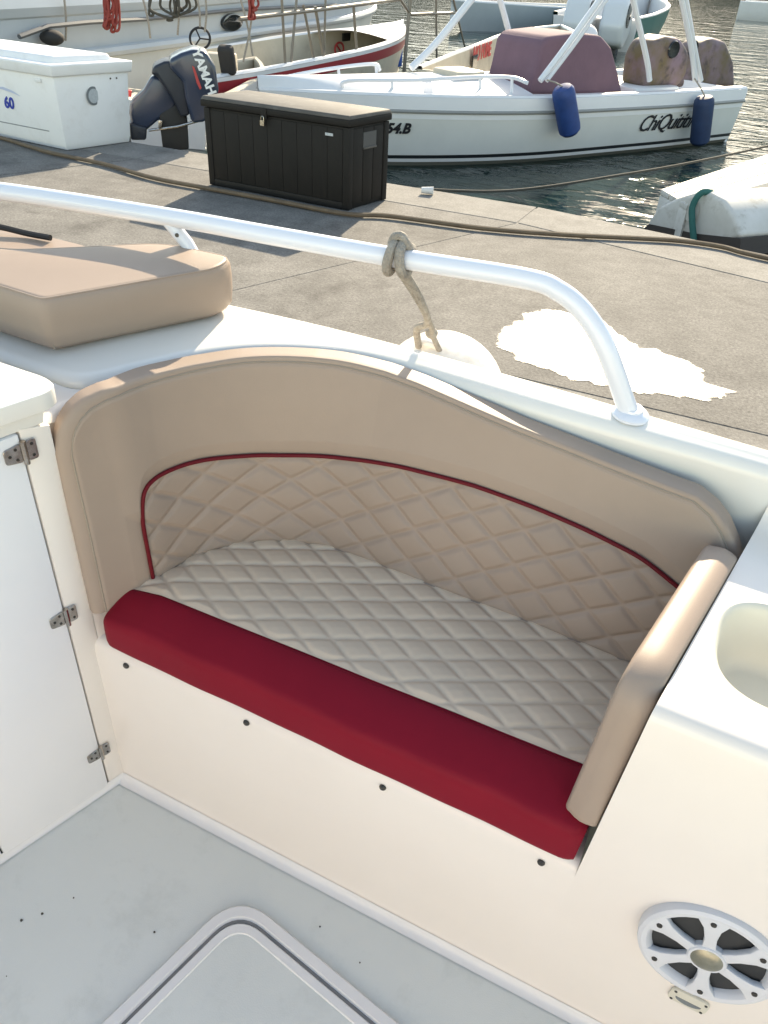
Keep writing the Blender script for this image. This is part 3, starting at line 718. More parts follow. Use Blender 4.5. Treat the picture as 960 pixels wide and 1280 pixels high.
# ---- fender hanging between hull and quay, tied to the rail
fcn = np.array([-.462, 1.395, .752]); FR = .137
fen = thing('ball_fender', 'round off-white ball fender hung outboard of the white gunwale', 'fender', fcn-np.array([0, 0, FR]), 'boat')
part('ball', ball(fcn, FR, 40, 24), 'fender_white', fen, 'boat', auto=180)
eye = fcn+np.array([-.022, -.045, FR-.012])
part('eye', tube([eye+np.array([.022*math.cos(t), 0, .010*math.sin(t)]) for t in np.linspace(0, math.pi, 10)], .006, 8), 'fender_white', fen, 'boat')
rope = thing('fender_rope', 'grey braided rope knotted round the white rail above the ball fender', 'rope', (-.48, 1.175, 1.10), 'boat')
rc = np.array([-.492, 1.174, 1.1145]); rdir = unit([-.98, -.07, -.04])
ru = unit(np.cross(rdir, [0, 0, 1])); rv = np.cross(ru, rdir)
def coil(c, r, tilt):
    return [c+r*(ru*math.cos(t)+rv*math.sin(t))+rdir*tilt*math.sin(t) for t in np.linspace(0, 2*math.pi, 25)[:-1]]
for k, off in enumerate((-.010, .011)):
    part('coil', tube(coil(rc+rdir*off, .0245, .004*(-1)**k), .0083, 10, True), 'rope_grey', rope, 'boat')
part('top_loop', tube(catmull([rc+rdir*.014+rv*.020, rc+rdir*.008+rv*.034, rc-rdir*.004+rv*.036, rc-rdir*.014+rv*.024, rc-rdir*.016+ru*.02+rv*.012], 6), .0075, 10), 'rope_grey', rope, 'boat')
e1 = rc-rdir*.012-rv*.022
part('strand', tube(catmull([e1, e1+np.array([.012, .05, -.06]), e1+np.array([.010, .11, -.13]), eye+np.array([-.018, -.03, .05]), eye+np.array([-.02, -.005, .0])], 8), .0070, 10), 'rope_grey', rope, 'boat')
part('strand', tube(catmull([e1+rdir*.01, e1+np.array([.005, .055, -.065]), e1+np.array([.014, .12, -.14]), eye+np.array([.012, -.02, .04]), eye+np.array([.024, .0, .0])], 8), .0058, 10), 'rope_grey', rope, 'boat')
part('knot', ball(eye+np.array([.010, -.022, .045]), .0125, 14, 10, .9), 'rope_grey', rope, 'boat')

# ================================================================== QUAY THINGS
def frame2(a, b):
    h = unit((b-a)*[1, 1, 0]); return h, np.array([-h[1], h[0], 0])
Z3 = np.array([0, 0, 1.])
# ---- brown deck box
A_, B_ = px(262, 231, ZQ), px(435, 264, ZQ); A_[2] = B_[2] = ZQ+.003
ex, ey = frame2(A_, B_); th_ = math.atan2(ex[1], ex[0])-rad(-9); ex = np.array([math.cos(th_-rad(9)+0, ), math.sin(th_-rad(9)), 0])
ex = unit(B_-A_); ey = unit(np.array([-ex[1], ex[0], 0])+.16*ex)
W, D, Hb = np.linalg.norm(B_-A_), .45, .60
bx = thing('deck_box', 'dark brown plastic deck box with a dusty grey lid on the quay', 'storage box', A_+ex*W/2+ey*D/2)
def BB(x, y, z): return A_+ex*x+ey*y+Z3*z
def bbox(x0, x1, y0, y1, z0, z1): return box(BB((x0+x1)/2, (y0+y1)/2, (z0+z1)/2), (x1-x0, y1-y0, z1-z0), ex, ey)
part('body', bbox(.012, W-.012, .012, D-.012, 0, Hb-.07), 'box_brown', bx, 'world', bevel=.008)
for x in (0, W-.05): part('corner_post', bbox(x, x+.05, 0, .05, 0, Hb-.07), 'box_brown', bx, 'world', bevel=.006)
for x in (0, W-.05): part('corner_post', bbox(x, x+.05, D-.05, D, 0, Hb-.07), 'box_brown', bx, 'world', bevel=.006)
npl = 9
for k in range(npl):
    x0 = .052+(W-.104)*k/npl; x1 = .052+(W-.104)*(k+1)/npl-.0025
    part('plank', bbox(x0, x1, .006, .02, .05, Hb-.085), 'box_brown', bx, 'world', bevel=.0015)
part('bottom_rail', bbox(.05, W-.05, .001, .02, 0, .048), 'box_brown', bx, 'world', bevel=.004)
for k in range(3):
    y0 = .055+(D-.11)*k/3; part('plank', bbox(W-.02, W-.005, y0, y0+(D-.11)/3-.006, .03, Hb-.085), 'box_brown', bx, 'world', bevel=.004)
part('handle_recess', bbox(W-.006, W-.0035, D*.36, D*.68, Hb-.215, Hb-.115), 'groove_dark', bx, 'world', smooth=False)
part('handle_lip', bbox(W-.006, W+.004, D*.36, D*.68, Hb-.222, Hb-.208), 'box_lid', bx, 'world', bevel=.003)
lid = part('lid', join(bbox(-.012, W+.012, -.015, D+.012, Hb-.065, Hb-.02)), 'box_brown', bx, 'world', bevel=.008)
ltop = [BB(x, y, Hb-.021) for x, y in ((-.010, -.013), (W+.010, -.013), (W+.010, D+.010), (-.010, D+.010))]
lt2 = [BB(x, y, Hb+.004) for x, y in ((.0, -.003), (W-.0, -.003), (W-.0, D), (.0, D))]
part('lid_top', (ltop+lt2, [(3, 2, 1, 0), (4, 5, 6, 7), (0, 1, 5, 4), (1, 2, 6, 5), (2, 3, 7, 6), (3, 0, 4, 7)]), 'box_lid', lid, 'world', bevel=.006)
hs = part('hasp', bbox(W*.425, W*.465, -.022, -.012, Hb-.09, Hb-.02), 'box_brown', bx, 'world', bevel=.003)
part('padlock', join(bbox(W*.428, W*.455, -.032, -.018, Hb-.13, Hb-.095), tube([BB(W*.432, -.026, Hb-.097), BB(W*.434, -.026, Hb-.075), BB(W*.442, -.026, Hb-.068), BB(W*.449, -.026, Hb-.075), BB(W*.451, -.026, Hb-.097)], .003, 8)), 'steel', hs, 'world', bevel=0)
part('maker_plate', bbox(W*.845, W*.895, -.001, .004, Hb-.135, Hb-.118), 'badge_silver', bx, 'world', smooth=False)
# ---- white dock box
g0, d0, e0 = px(0, 171, ZQ), px(84, 188.5, ZQ), px(161.5, 177.5, ZQ)
ex = unit(d0-g0); ey = unit(np.array([-ex[1], ex[0], 0])+.18*ex); WW, WD, WH = 1.9, .62, .66
wb = thing('dock_box', 'white moulded dock box with an overhanging lid on the quay', 'storage box', d0-ex*WW/2+ey*WD/2)
def WB(x, y, z): return d0+ex*x+ey*y+Z3*z       # x runs negative from the near corner
tp = .05
def wring(z, o): return [WB(-WW-o, -o, z), WB(o, -o, z), WB(o, WD+o, z), WB(-WW-o, WD+o, z)]
part('body', loft([wring(.002, -.0), wring(.06, .012), wring(WH-.09, tp*.85)], True, True, True), 'white_plastic', wb, 'world', bevel=.012)
lidw = part('lid', loft([wring(WH-.10, tp+.015), wring(WH-.012, tp+.028)], True, True, True), 'white_plastic', wb, 'world', bevel=.014, seg=3)
part('lid_crown', loft([wring(WH-.02, -.03), wring(WH+.035, -.055)], True, True, True), 'white_plastic', lidw, 'world', bevel=.014, seg=3)
# text, trim and badge sit on the tapered faces
fn = -ey*1.0; tilt = unit(Z3+(-ey)*(tp*.85/(WH-.09)))
def on_front(x, z, off=.004): return WB(x, -(z/(WH-.09))*tp*.85-off-.004, z)
part('lettering', orient(text_geo('60', .125, .2, .004, .004), on_front(-.60, .30), ex, tilt), 'blue_print', wb, 'world', smooth=False)
sw = [(-.86, .40), (-.62, .425), (-.50, .405), (-.42, .375), (-.52, .392), (-.64, .405)]
part('swoosh', extrude([on_front(a, b) for a, b in sw], -ey*.002), 'pale_blue_print', wb, 'world', smooth=False)
part('trim_line', tube([on_front(-WW+.1, .135, .001), on_front(-.16, .135, .001)], .005, 6), 'strake_grey', wb, 'world')
part('latch', box(on_front(-.14, WH-.14), (.07, .014, .03), ex, ey), 'white_plastic', wb, 'world', bevel=.005)
bc = WB(tp*.55+.006, .30, .40); bn = unit(ex-.06*Z3)
bdg = part('badge', lathe([(.072, 0), (.072, .004), (.058, .005)], 28, bc, bn), 'badge_grey', wb, 'world')
part('badge_face', lathe([(.055, .004), (.055, .007), (.002, .008)], 24, bc, bn), 'badge_silver', bdg, 'world')
for q in (.40, .46): part('bolt', lathe([(.008, 0), (.006, .004)], 10, WB(tp*.8+.003, q+.08, WH-.14), bn), 'screw_dark', wb, 'world')
# ---- hose along the quay
hz = [(-60, 160), (0, 172), (60, 190), (130, 205), (190, 222), (252, 234), (340, 250), (430, 267), (486, 270), (600, 285), (700, 293), (800, 298), (850, 301), (900, 308), (930, 316), (975, 326)]
hp_ = catmull([px(x, y, ZQ+.02) for x, y in hz], 8)
hp_[:, 1] = [min(q[1], yfar(q[0])-.03) for q in hp_]
solo('hose', 'long brown hose running along the quay past the deck boxes', 'hose', tube(hp_, .016, 8), 'hose_brown', hp_[60])
c = px(535, 238, ZQ+.03); c[2] = ZQ+.030
solo('paper_cup', 'small white paper cup lying near the quay edge', 'cup', lathe([(.022, -.05), (.028, .035), (.030, .04), (.026, .041), (.02, -.03)], 16, c, (.9, .3, .02)), 'paper_white', (c[0], c[1], ZQ))

# ================================================================== BOATS BEYOND THE QUAY
class Hull:
    """lofted open hull in local metres: x to the bow, y to port, z above the waterline"""
    def __init__(s, L, B, fb0, fb1, rake=.5, full=2.3, mid=.45, stern=.92, wl=.86):
        s.__dict__.update(locals())
    def hb(s, u):
        b = s.B/2*np.interp(u, [0, .25, 1], [s.stern, 1, 1])
        if u > s.mid: b *= (1-((u-s.mid)/(1-s.mid))**s.full*.97)
        return b
    def zg(s, u): return s.fb0+(s.fb1-s.fb0)*u**2
    def P(s, u, side, z, off=0):
        k = max(0, (s.zg(u)-z)/s.zg(u))
        wf = 1-(1-s.wl)*k**1.5*(1+1.2*u**2) if k < 1.05 else (s.wl-.12*u*u)*(1-.8*(k-1))
        return np.array([u*s.L+s.rake*(z/s.fb1)*u**5, side*(s.hb(u)*max(wf, .05)+off), z])
    def strip(s, z0, z1, off=0, n=34, u0=0, u1=1, m=4):
        gs = []
        for side in (1, -1):
            gs.append(grid(lambda a, b: s.P(u0+(u1-u0)*a, side, (1-b)*z0(u0+(u1-u0)*a)+b*z1(u0+(u1-u0)*a), off), n, m))
        return join(*gs)
    def cap(s, wd, h=.02, n=34):
        gs = []
        for side in (1, -1):
            gs.append(grid(lambda a, b: s.P(a, side, s.zg(a))*[1, 1, 1]+np.array([0, -side*min(wd, s.hb(a)*.9)*np.interp(b, [0, .15, .85, 1], [0, .02, .98, 1]), h*np.interp(b, [0, .15, .85, 1], [0, 1, 1, .0])]), n, 5))
        return join(*gs)
    def inner(s, wd, zs, n=34):
        gs = []
        for side in (1, -1):
            gs.append(grid(lambda a, b: s.P(a, side, s.zg(a))+np.array([0, -side*min(wd+.04*b, s.hb(a)*.9), (zs-s.zg(a))*b]), n, 3))
        return join(*gs)
    def sole(s, zs, wd, n=30):
        return grid(lambda a, b: (lambda p: np.array([p[0], p[1]*(1-2*b) if True else 0, zs]))(s.P(a, 1, s.zg(a))-np.array([0, min(wd, s.hb(a)*.9), 0])), n, 4)
    def deck(s, u0, wd, crown=.05, u1=1, n=16):
        return grid(lambda a, b: (lambda u: (lambda p: np.array([p[0], p[1]*(1-2*b), s.zg(u)+.012+crown*math.sin(math.pi*b)]))(s.P(u, 1, s.zg(u))-np.array([0, min(wd*.6, s.hb(u)*.5), 0])))(u0+(u1-u0)*a), n, 9)
    def transom(s, zt):
        b = s.hb(0)
        return extrude([(-.0, y, z) for y, z in ((-b*.98, zt), (-b*.9, 0), (-b*.6, -.25), (b*.6, -.25), (b*.9, 0), (b*.98, zt))], (.05, 0, 0))
def place_boat(name, label, near_stern, near_bow, z, B, side=1, group=None):
    """near_* are photo pixels on the gunwale of the side that faces the camera; side=+1 when that side is port"""
    a, b = px(*near_stern, ZW+z), px(*near_bow, ZW+z)
    h = unit((b-a)*[1, 1, 0]); left = np.array([-h[1], h[0], 0])
    o = a-left*side*B/2; o[2] = ZW
    root = thing(name, label, 'boat', o, 'world', math.atan2(h[1], h[0]), group)
    root['o'] = 0; del root['o']
    return root, o, h, left
def loc(px_, o, h, left, yl=None, z=None):
    """photo pixel -> local boat coordinates on the plane y=yl or at height z above the water"""
    d = FW*FPX+RT*(px_[0]-CX)-UP*(px_[1]-CY)
    if z is not None: p = CAMW+d*((ZW+z)-CAMW[2])/d[2]
    else:
        p0 = o+left*yl; p = CAMW+d*(((p0-CAMW)@left)/(d@left))
    q = p-o; return np.array([q@h, q@left, p[2]-ZW])

# ---- white cuddy boat with dark lettering
Hc = Hull(6.6, 2.25, .72, .80, rake=.6, full=2.2, mid=.50, wl=.90)
cb, o, h, lf = place_boat('moored_boat', 'white open boat with black script lettering and a canopy frame beyond the quay', (941, 112), (500, 137), .72, 2.25)
part('topside_band', Hc.strip(lambda u: Hc.zg(u)-.15, lambda u: Hc.zg(u), .012), 'chiq_band', cb)
part('rub_strake', join(*[tube([Hc.P(u, sd, Hc.zg(u)-.155, .012) for u in np.linspace(0, .995, 40)], .022, 8) for sd in (1, -1)]), 'strake_grey', cb)
part('hull_step', Hc.strip(lambda u: Hc.zg(u)-.235, lambda u: Hc.zg(u)-.165, .004), 'chiq_band', cb)
part('hull_side', Hc.strip(lambda u: .125, lambda u: Hc.zg(u)-.235, 0, m=6), 'chiq_side', cb)
part('boot_stripe', Hc.strip(lambda u: .085, lambda u: .125, .002, m=2), 'boot_black', cb)
part('waterline_stripe', Hc.strip(lambda u: .045, lambda u: .085, .001, m=2), 'white_hull', cb)
part('bottom', Hc.strip(lambda u: -.3, lambda u: .045, 0, m=4), 'antifoul', cb)
part('transom', Hc.transom(.70), 'chiq_band', cb)
part('gunwale', Hc.cap(.16, .025), 'white_hull', cb)
part('inner_side', Hc.inner(.16, .18), 'white_hull', cb)
part('sole', Hc.sole(.18, .18), 'white_hull', cb)
part('foredeck', Hc.deck(.60, .16, .13), 'white_hull', cb)
yn = 1.125
def side_text(s, pxc, size, shear, bold, spacing=1, m='letter_black'):
    y_ = yn*.97
    for _ in range(8):
        q = loc(pxc, o, h, lf, yl=y_); u = min(max(q[0]/Hc.L, 0), .97); y_ = Hc.P(u, 1, q[2])[1]
    c = Hc.P(u, 1, q[2]); c2 = Hc.P(u, 1, q[2]+.1); t2 = Hc.P(u+.03, 1, q[2])
    return part('lettering', orient(text_geo(s, size, shear, .006, bold, spacing), c+np.array([0, .012, 0]), c-t2, c2-c), m, cb, smooth=False)
side_text('ChiQuititin', (834, 153), .29, .40, .0, .88)
side_text('254.B', (505, 160), .16, .3, .006)
# bow rails
for sd, pts in ((1, [(428, 112), (436, 101), (520, 100), (600, 96), (640, 97), (660, 104)]), (-1, [(343, 110), (350, 99), (400, 88), (465, 80), (475, 88)])):
    yl = 1.0 if sd > 0 else -.35
    P_ = catmull([loc(p, o, h, lf, yl=np.interp(k, [0, 1, len(pts)-1], [.25*sd if sd > 0 else -.2, .35*sd, yl])) for k, p in enumerate(pts)], 6)
    r_ = part('bow_rail', tube(P_, .022, 8), 'pole_white', cb)
    for f in (.35, .6, .82):
        p = P_[int(f*(len(P_)-1))]; part('stanchion', tube([p, p-np.array([.03, 0, .20])], .018, 8), 'pole_white', r_)
# canopy frame
for pts, yl, r in (([(675, 101), (712, 52), (752, -4)], 1.02, .035), ([(683, 101), (720, 52), (760, -4)], 1.02, .028), ([(812, 101), (808, 72), (790, -6)], .98, .035), ([(869, 101), (864, 60), (851, -6)], 1.02, .035), ([(876, 101), (868, 60), (856, -6)], 1.02, .035), ([(514, 85), (545, 54), (592, -4)], -.2, .045), ([(643, 78), (636, 40), (624, -4)], -.9, .04)):
    part('canopy_pole', tube(catmull([loc(p, o, h, lf, yl=yl) for p in pts], 6), r, 8), 'pole_white', cb)
# covered console
cl = [loc(p, o, h, lf, yl=.2) for p in ((632, 112), (640, 85), (648, 50), (656, 41), (690, 37), (722, 40), (735, 55), (745, 90), (750, 112))]
g = extrude([q+np.array([0, -.45, 0]) for q in cl], (0, .9, 0))
part('console_cover', g, 'cover_purple', cb, bevel=.10, seg=4, label='faded purple cover over the console')
q = loc((733, 47), o, h, lf, yl=-.35); part('dome', ball(q, .16, 18, 12), 'white_hull', cb)
q = loc((572, 103), o, h, lf, yl=.1); part('locker', box(q+np.array([0, 0, -.1]), (.45, .5, .5)), 'cream_hull', cb, bevel=.03)
q = loc((745, 104), o, h, lf, yl=.0); part('bench', box(q+np.array([-.5, 0, -.15]), (.9, 1.4, .35)), 'white_hull', cb, bevel=.04)
def covered_motor(pxo, yl, tdir):
    Q = [loc(p, o, h, lf, yl=yl) for p in pxo]
    m_ = part('outboard_motor', extrude([p+np.array([0, -.22, 0]) for p in Q], (0, .44, 0)), 'engine_wrap', cb, bevel=.09, seg=4, label='outboard motor in a purple and mustard wrap')
    c = np.mean(Q, axis=0); part('leg', box(c+np.array([-.12, 0, -.65]), (.22, .16, .9)), 'rib_dark', m_, bevel=.03)
covered_motor([(788, 108), (793, 70), (802, 50), (820, 43), (838, 46), (848, 62), (846, 90), (834, 108)], .35, 1)
covered_motor([(838, 108), (850, 80), (862, 55), (878, 45), (895, 50), (905, 75), (907, 108)], -.25, 1)
for pv, yl in (((842, 62), .58), ((866, 60), -.02)):
    part('cover_opening', lathe([(.11, 0), (.10, .02), (.01, .025)], 14, loc(pv, o, h, lf, yl=yl), (0, 1, 0)), 'glass_dark', cb)
# hanging fenders
def fender(name, label, top, bot, r, m, line):
    a = loc(top, o, h, lf, yl=yn+r+.03); b = loc(bot, o, h, lf, yl=yn+r+.03)
    wp = lambda q: o+h*q[0]+lf*q[1]+Z3*q[2]
    A, B2 = wp(a), wp(b); L = np.linalg.norm(B2-A); ax = unit(B2-A)
    f = thing(name, label, 'fender', (B2[0], B2[1], B2[2]), group=None)
    part('body', lathe([(r*.35, 0), (r*.75, .012), (r*.96, .05), (r, .10), (r, L-.10), (r*.96, L-.05), (r*.7, L-.012), (r*.3, L)], 20, A, ax), m, f, 'world')
    e = wp(loc(line, o, h, lf, yl=yn-.02)); part('line', tube([A, e*.5+A*.5+Z3*.01, e], .010, 6), 'rope_grey', f, 'world')
fender('hull_fender', 'bright blue cylinder fender tilted against the white lettered hull', (703, 108), (713, 168), .135, 'fender_blue', (684, 100))
fender('hull_fender', 'darker navy flat-ended fender hanging beside the black script lettering', (881, 120), (874, 181), .135, 'fender_navy', (868, 98))

# ---- cream work boat with red stripe, canopy poles and foredeck
Hw = Hull(8.6, 2.2, .62, .85, rake=.3, full=3.0, mid=.5, wl=.9)
wbt, o, h, lf = place_boat('moored_boat', 'cream open boat with a red stripe and thin metal canopy poles', (205, 109), (420, 76), .62, 2.2, -1)
part('hull_side', Hw.strip(lambda u: .06, lambda u: Hw.zg(u)-.20, 0), 'cream_hull', wbt)
part('red_stripe', Hw.strip(lambda u: Hw.zg(u)-.21, lambda u: Hw.zg(u)-.05, .006), 'stripe_red', wbt)
part('bottom', Hw.strip(lambda u: -.3, lambda u: .06, 0), 'antifoul', wbt)
part('rub_strake', Hw.strip(lambda u: Hw.zg(u)-.05, lambda u: Hw.zg(u)+.0, .02), 'white_hull', wbt)
part('gunwale', Hw.cap(.12, .03), 'white_hull', wbt)
part('inner_side', Hw.inner(.12, .12), 'cream_hull', wbt)
part('sole', Hw.sole(.12, .14), 'cream_hull', wbt)
part('foredeck', Hw.deck(.76, .12, .10), 'white_hull', wbt)
part('transom', Hw.transom(.55), 'cream_hull', wbt)
for p0, p1, r in (((352, -4), (357, 84), .02), ((371, -4), (363, 88), .02), ((379, 6), (394, 80), .02), ((394, 8), (407, 84), .024), ((407, -4), (405, 80), .018), ((442, 8), (447, 82), .024), ((513, -4), (505, 90), .034), ((545, -4), (546, 82), .022), ((566, -4), (588, 88), .02)):
    part('canopy_pole', tube([loc(p0, o, h, lf, yl=-1.0), loc(p1, o, h, lf, yl=-1.0)], r, 8), 'pole_metal', wbt)
part('canopy_tube', tube([loc(p, o, h, lf, yl=-1.0) for p in ((300, 24), (400, 12), (500, -1), (513, 18), (572, 16))], .028, 8), 'pole_metal', wbt)
def inner_wall(H_, pxy, wd):
    y = H_.B/2-wd
    for _ in range(6):
        q = loc(pxy, o, h, lf, yl=y); y = H_.hb(min(max(q[0]/H_.L, 0), .97))-wd-.05
    return loc(pxy, o, h, lf, yl=y)
q = inner_wall(Hw, (423, 61), .12)
if True:
    iu = np.array([1, 0, 0])
    sg_ = part('no_smoking_sign', tube([q+np.array([.17*math.cos(t), -.02, .11*math.sin(t)]) for t in np.linspace(0, 2*math.pi, 25)[:-1]], .02, 6, True), 'letter_red', wbt)
    part('bar', tube([q+np.array([-.10, -.02, .07]), q+np.array([.10, -.02, -.07])], .016, 6), 'letter_red', sg_)
    q2 = inner_wall(Hw, (438, 62), .12)
    for k in (0, 1): part('lettering', orient(text_geo(('NO', 'FUMAR')[k], .13, 0, .01, .008), q2+np.array([.05, -.02, .05-.13*k]), (1, 0, 0), (0, 0, 1)), 'letter_red', wbt, smooth=False)
q = inner_wall(Hw, (432, 46), .12); part('hatch_vent', box(q+np.array([0, -.02, 0]), (.30, .03, .14)), 'glass_dark', wbt)
q = loc((500, 64), o, h, lf, yl=-.6)
solo('blue_cloth', 'blue cloth hanging at the bow of the cream boat with the red stripe', 'cloth', tuple(orient(box((0, 0, 0), (.16, .05, .5)), o+h*q[0]+lf*q[1]+Z3*(q[2]-.02), h, lf)), 'cloth_blue', o+h*q[0]+lf*q[1]+Z3*(q[2]-.25), bevel=.02)

# ---- small boat carrying the tilted outboard motor
Hd = Hull(3.9, 1.15, .50, .6, rake=.2, full=2.6)
db, o, h, lf = place_boat('moored_boat', 'small cream dinghy with a tilted navy outboard motor behind the deck boxes', (262, 132), (330, 100), .50, 1.15, -1)
part('hull_side', Hd.strip(lambda u: -.2, lambda u: Hd.zg(u), 0), 'white_hull', db)
part('gunwale', Hd.cap(.09, .025), 'cream_hull', db)
part('inner_side', Hd.inner(.09, .12), 'cream_hull', db)
part('sole', Hd.sole(.12, .1), 'cream_hull', db)
part('transom', Hd.transom(.5), 'white_hull', db)
# steering console and wheel
q = loc((272, 72), o, h, lf, yl=.0); part('console', box(q+np.array([.1, 0, -.25]), (.25, .45, .6)), 'cream_hull', db, bevel=.03)
q = loc((250, 48), o, h, lf, yl=.25); qn = unit(np.array([-.9, -.15, .45]))
wh = part('steering_wheel', tube([q+.14*(np.cross(qn, [0, 1, 0])/np.linalg.norm(np.cross(qn, [0, 1, 0]))*math.cos(t)+np.cross(qn, np.cross(qn, [0, 1, 0]))/np.linalg.norm(np.cross(qn, np.cross(qn, [0, 1, 0])))*math.sin(t)) for t in np.linspace(0, 2*math.pi, 25)[:-1]], .017, 8, True), 'black_rubber', db)
a_ = unit(np.cross(qn, [0, 1, 0])); b_ = unit(np.cross(qn, a_))
for k in range(3):
    t = rad(90+120*k); part('spoke', tube([q, q+.14*(a_*math.cos(t)+b_*math.sin(t))], .011, 6), 'black_rubber', wh)
q = loc((284, 75), o, h, lf, yl=-.3); part('dark_bag', box(q, (.16, .22, .36), unit([1, .1, .35]), (0, 1, 0), unit([-.35, 0, 1])), 'cloth_dark', db, bevel=.05, seg=3)
# outboard: outlines on a vertical plane through the transom, each with its own thickness
mo = px(228, 150, ZW+.55)
tow = unit((CAMW-mo)*[1, 1, 0]); sdx = np.array([-tow[1], tow[0], 0])
mo = px(225, 120, ZW+.95)
def mplane(p, off=0):
    d = FW*FPX+RT*(p[0]-CX)-UP*(p[1]-CY); p0 = mo+tow*off
    return CAMW+d*(((p0-CAMW)@tow)/(d@tow))
def slabp(name, pts, t, m, parent, bev, off=0, seg=4, **kw):
    return part(name, extrude([mplane(p, off)-tow*t/2 for p in pts], tow*t), m, parent, 'world', bevel=bev, seg=seg, **kw)
motor = slabp('outboard_motor', [(211, 71), (226, 63), (242, 58), (257, 62), (268, 80), (272, 108), (268, 128), (255, 148), (239, 149), (231, 118), (228, 98), (212, 82)], .42, 'engine_blue', db, .055)
slabp('collar', [(205, 74), (216, 73), (232, 98), (237, 140), (226, 143), (214, 118), (196, 92), (189, 90), (192, 80)], .34, 'engine_navy', motor, .03)
slabp('midsection', [(190, 92), (206, 96), (222, 128), (214, 137), (196, 150), (182, 162), (166, 158), (162, 140), (163, 126), (180, 110)], .20, 'engine_blue', motor, .035)
slabp('cavitation_plate', [(162, 150), (184, 156), (183, 172), (164, 172)], .26, 'engine_navy', motor, .02)
slabp('bracket', [(198, 138), (222, 126), (234, 146), (236, 184), (204, 186)], .24, 'black_rubber', motor, .02, -.02)
part('tilt_ram', tube([mplane((186, 163), .12), mplane((222, 158), .12), mplane((252, 150), .12)], .012, 8), 'steel', motor, 'world')
slabp('grip', [(198, 149), (203, 150), (202, 158), (198, 160)], .05, 'steel', motor, .006, .14)
c = mplane((257, 96), .225); dn = unit(mplane((262, 110), .225)-mplane((249, 76), .225))
part('lettering', orient(text_geo('YAMAHA', .105, 0, .006, .004), c, dn, np.cross(tow, dn)), 'letter_white', motor, 'world', smooth=False)
slabp('red_flash', [(240, 82), (243, 84), (252, 110), (250, 112), (246, 104)], .006, 'letter_red', motor, 0, .219, smooth=False)
slabp('tail_light', [(158, 112), (165, 113), (164, 121), (158, 120)], .05, 'letter_red', db, .005, .05)

# ---- boat with red lettering on its cream inner side
Hn = Hull(9.0, 1.8, .62, .8, rake=.3, full=2.6, mid=.6)
nb, o, h, lf = place_boat('moored_boat', 'cream boat with red capital lettering on its inner side', (515, 84), (640, 44), .62, 1.8, 1)
part('hull_side', Hn.strip(lambda u: -.2, lambda u: Hn.zg(u), 0), 'white_hull', nb)
part('gunwale', Hn.cap(.10, .03), 'white_hull', nb)
part('inner_side', Hn.inner(.10, .1), 'cream_hull', nb)
part('sole', Hn.sole(.1, .12), 'cream_hull', nb)
part('transom', Hn.transom(.6), 'cream_hull', nb)
q = loc((602, 66), o, h, lf, yl=.84)
for s_t, pxy, sz in (('NO FUME', (602, 65), .36), ('USE CH', (638, 70), .30), ('CHALECO', (640, 81), .24)):
    q = inner_wall(Hn, pxy, .10); part('lettering', orient(text_geo(s_t, sz, 0, .01, .012), q+np.array([0, -.02, 0]), (1, 0, 0), (0, 0, 1)), 'letter_red', nb, smooth=False)
q = inner_wall(Hn, (592, 76), .10); part('hatch_vent', box(q+np.array([0, -.02, 0]), (.35, .03, .2)), 'glass_dark', nb)

# ---- big grey inflatable at the back
Hr = Hull(17, 4.2, 1.35, 1.6, rake=1.2, full=2.4, mid=.55, wl=.97)
rb, o, h, lf = place_boat('moored_boat', 'large pale grey boat with a rounded hull and dark oval port', (-60, 16), (300, -3), 1.35, 4.2, -1)
part('hull_side', Hr.strip(lambda u: -.3, lambda u: .75, 0), 'rib_light', rb)
part('rub_strake', join(*[tube([Hr.P(u, sd, .78+.1*u, .02) for u in np.linspace(0, .99, 40)], .07, 8) for sd in (1, -1)]), 'rib_grey', rb)
part('topside', Hr.strip(lambda u: .75, lambda u: Hr.zg(u), 0), 'rib_grey', rb)
part('gunwale', join(*[tube([Hr.P(u, sd, Hr.zg(u), -.1) for u in np.linspace(0, .99, 40)], .16, 10) for sd in (1, -1)]), 'rib_grey', rb)
part('deck', Hr.deck(.0, .3, .2), 'white_hull', rb)
part('transom', Hr.transom(1.2), 'rib_grey', rb)
q = loc((290, 28), o, h, lf, yl=-2.12); part('port_hole', extrude([q+np.array([.34*math.cos(t), .04, .13*math.sin(t)]) for t in np.linspace(0, 2*math.pi, 29)[:-1]], (0, -.07, 0)), 'glass_dark', rb, bevel=.02)
part('trim_line', tube([loc(p, o, h, lf, yl=-2.14) for p in ((24, 46), (60, 33), (110, 28), (180, 24), (300, 12), (420, 6))], .03, 6), 'rib_dark', rb)
q = loc((65, 47), o, h, lf, yl=-2.15); part('dark_bag', ball(q, .15, 14, 10, .6), 'cloth_dark', rb)

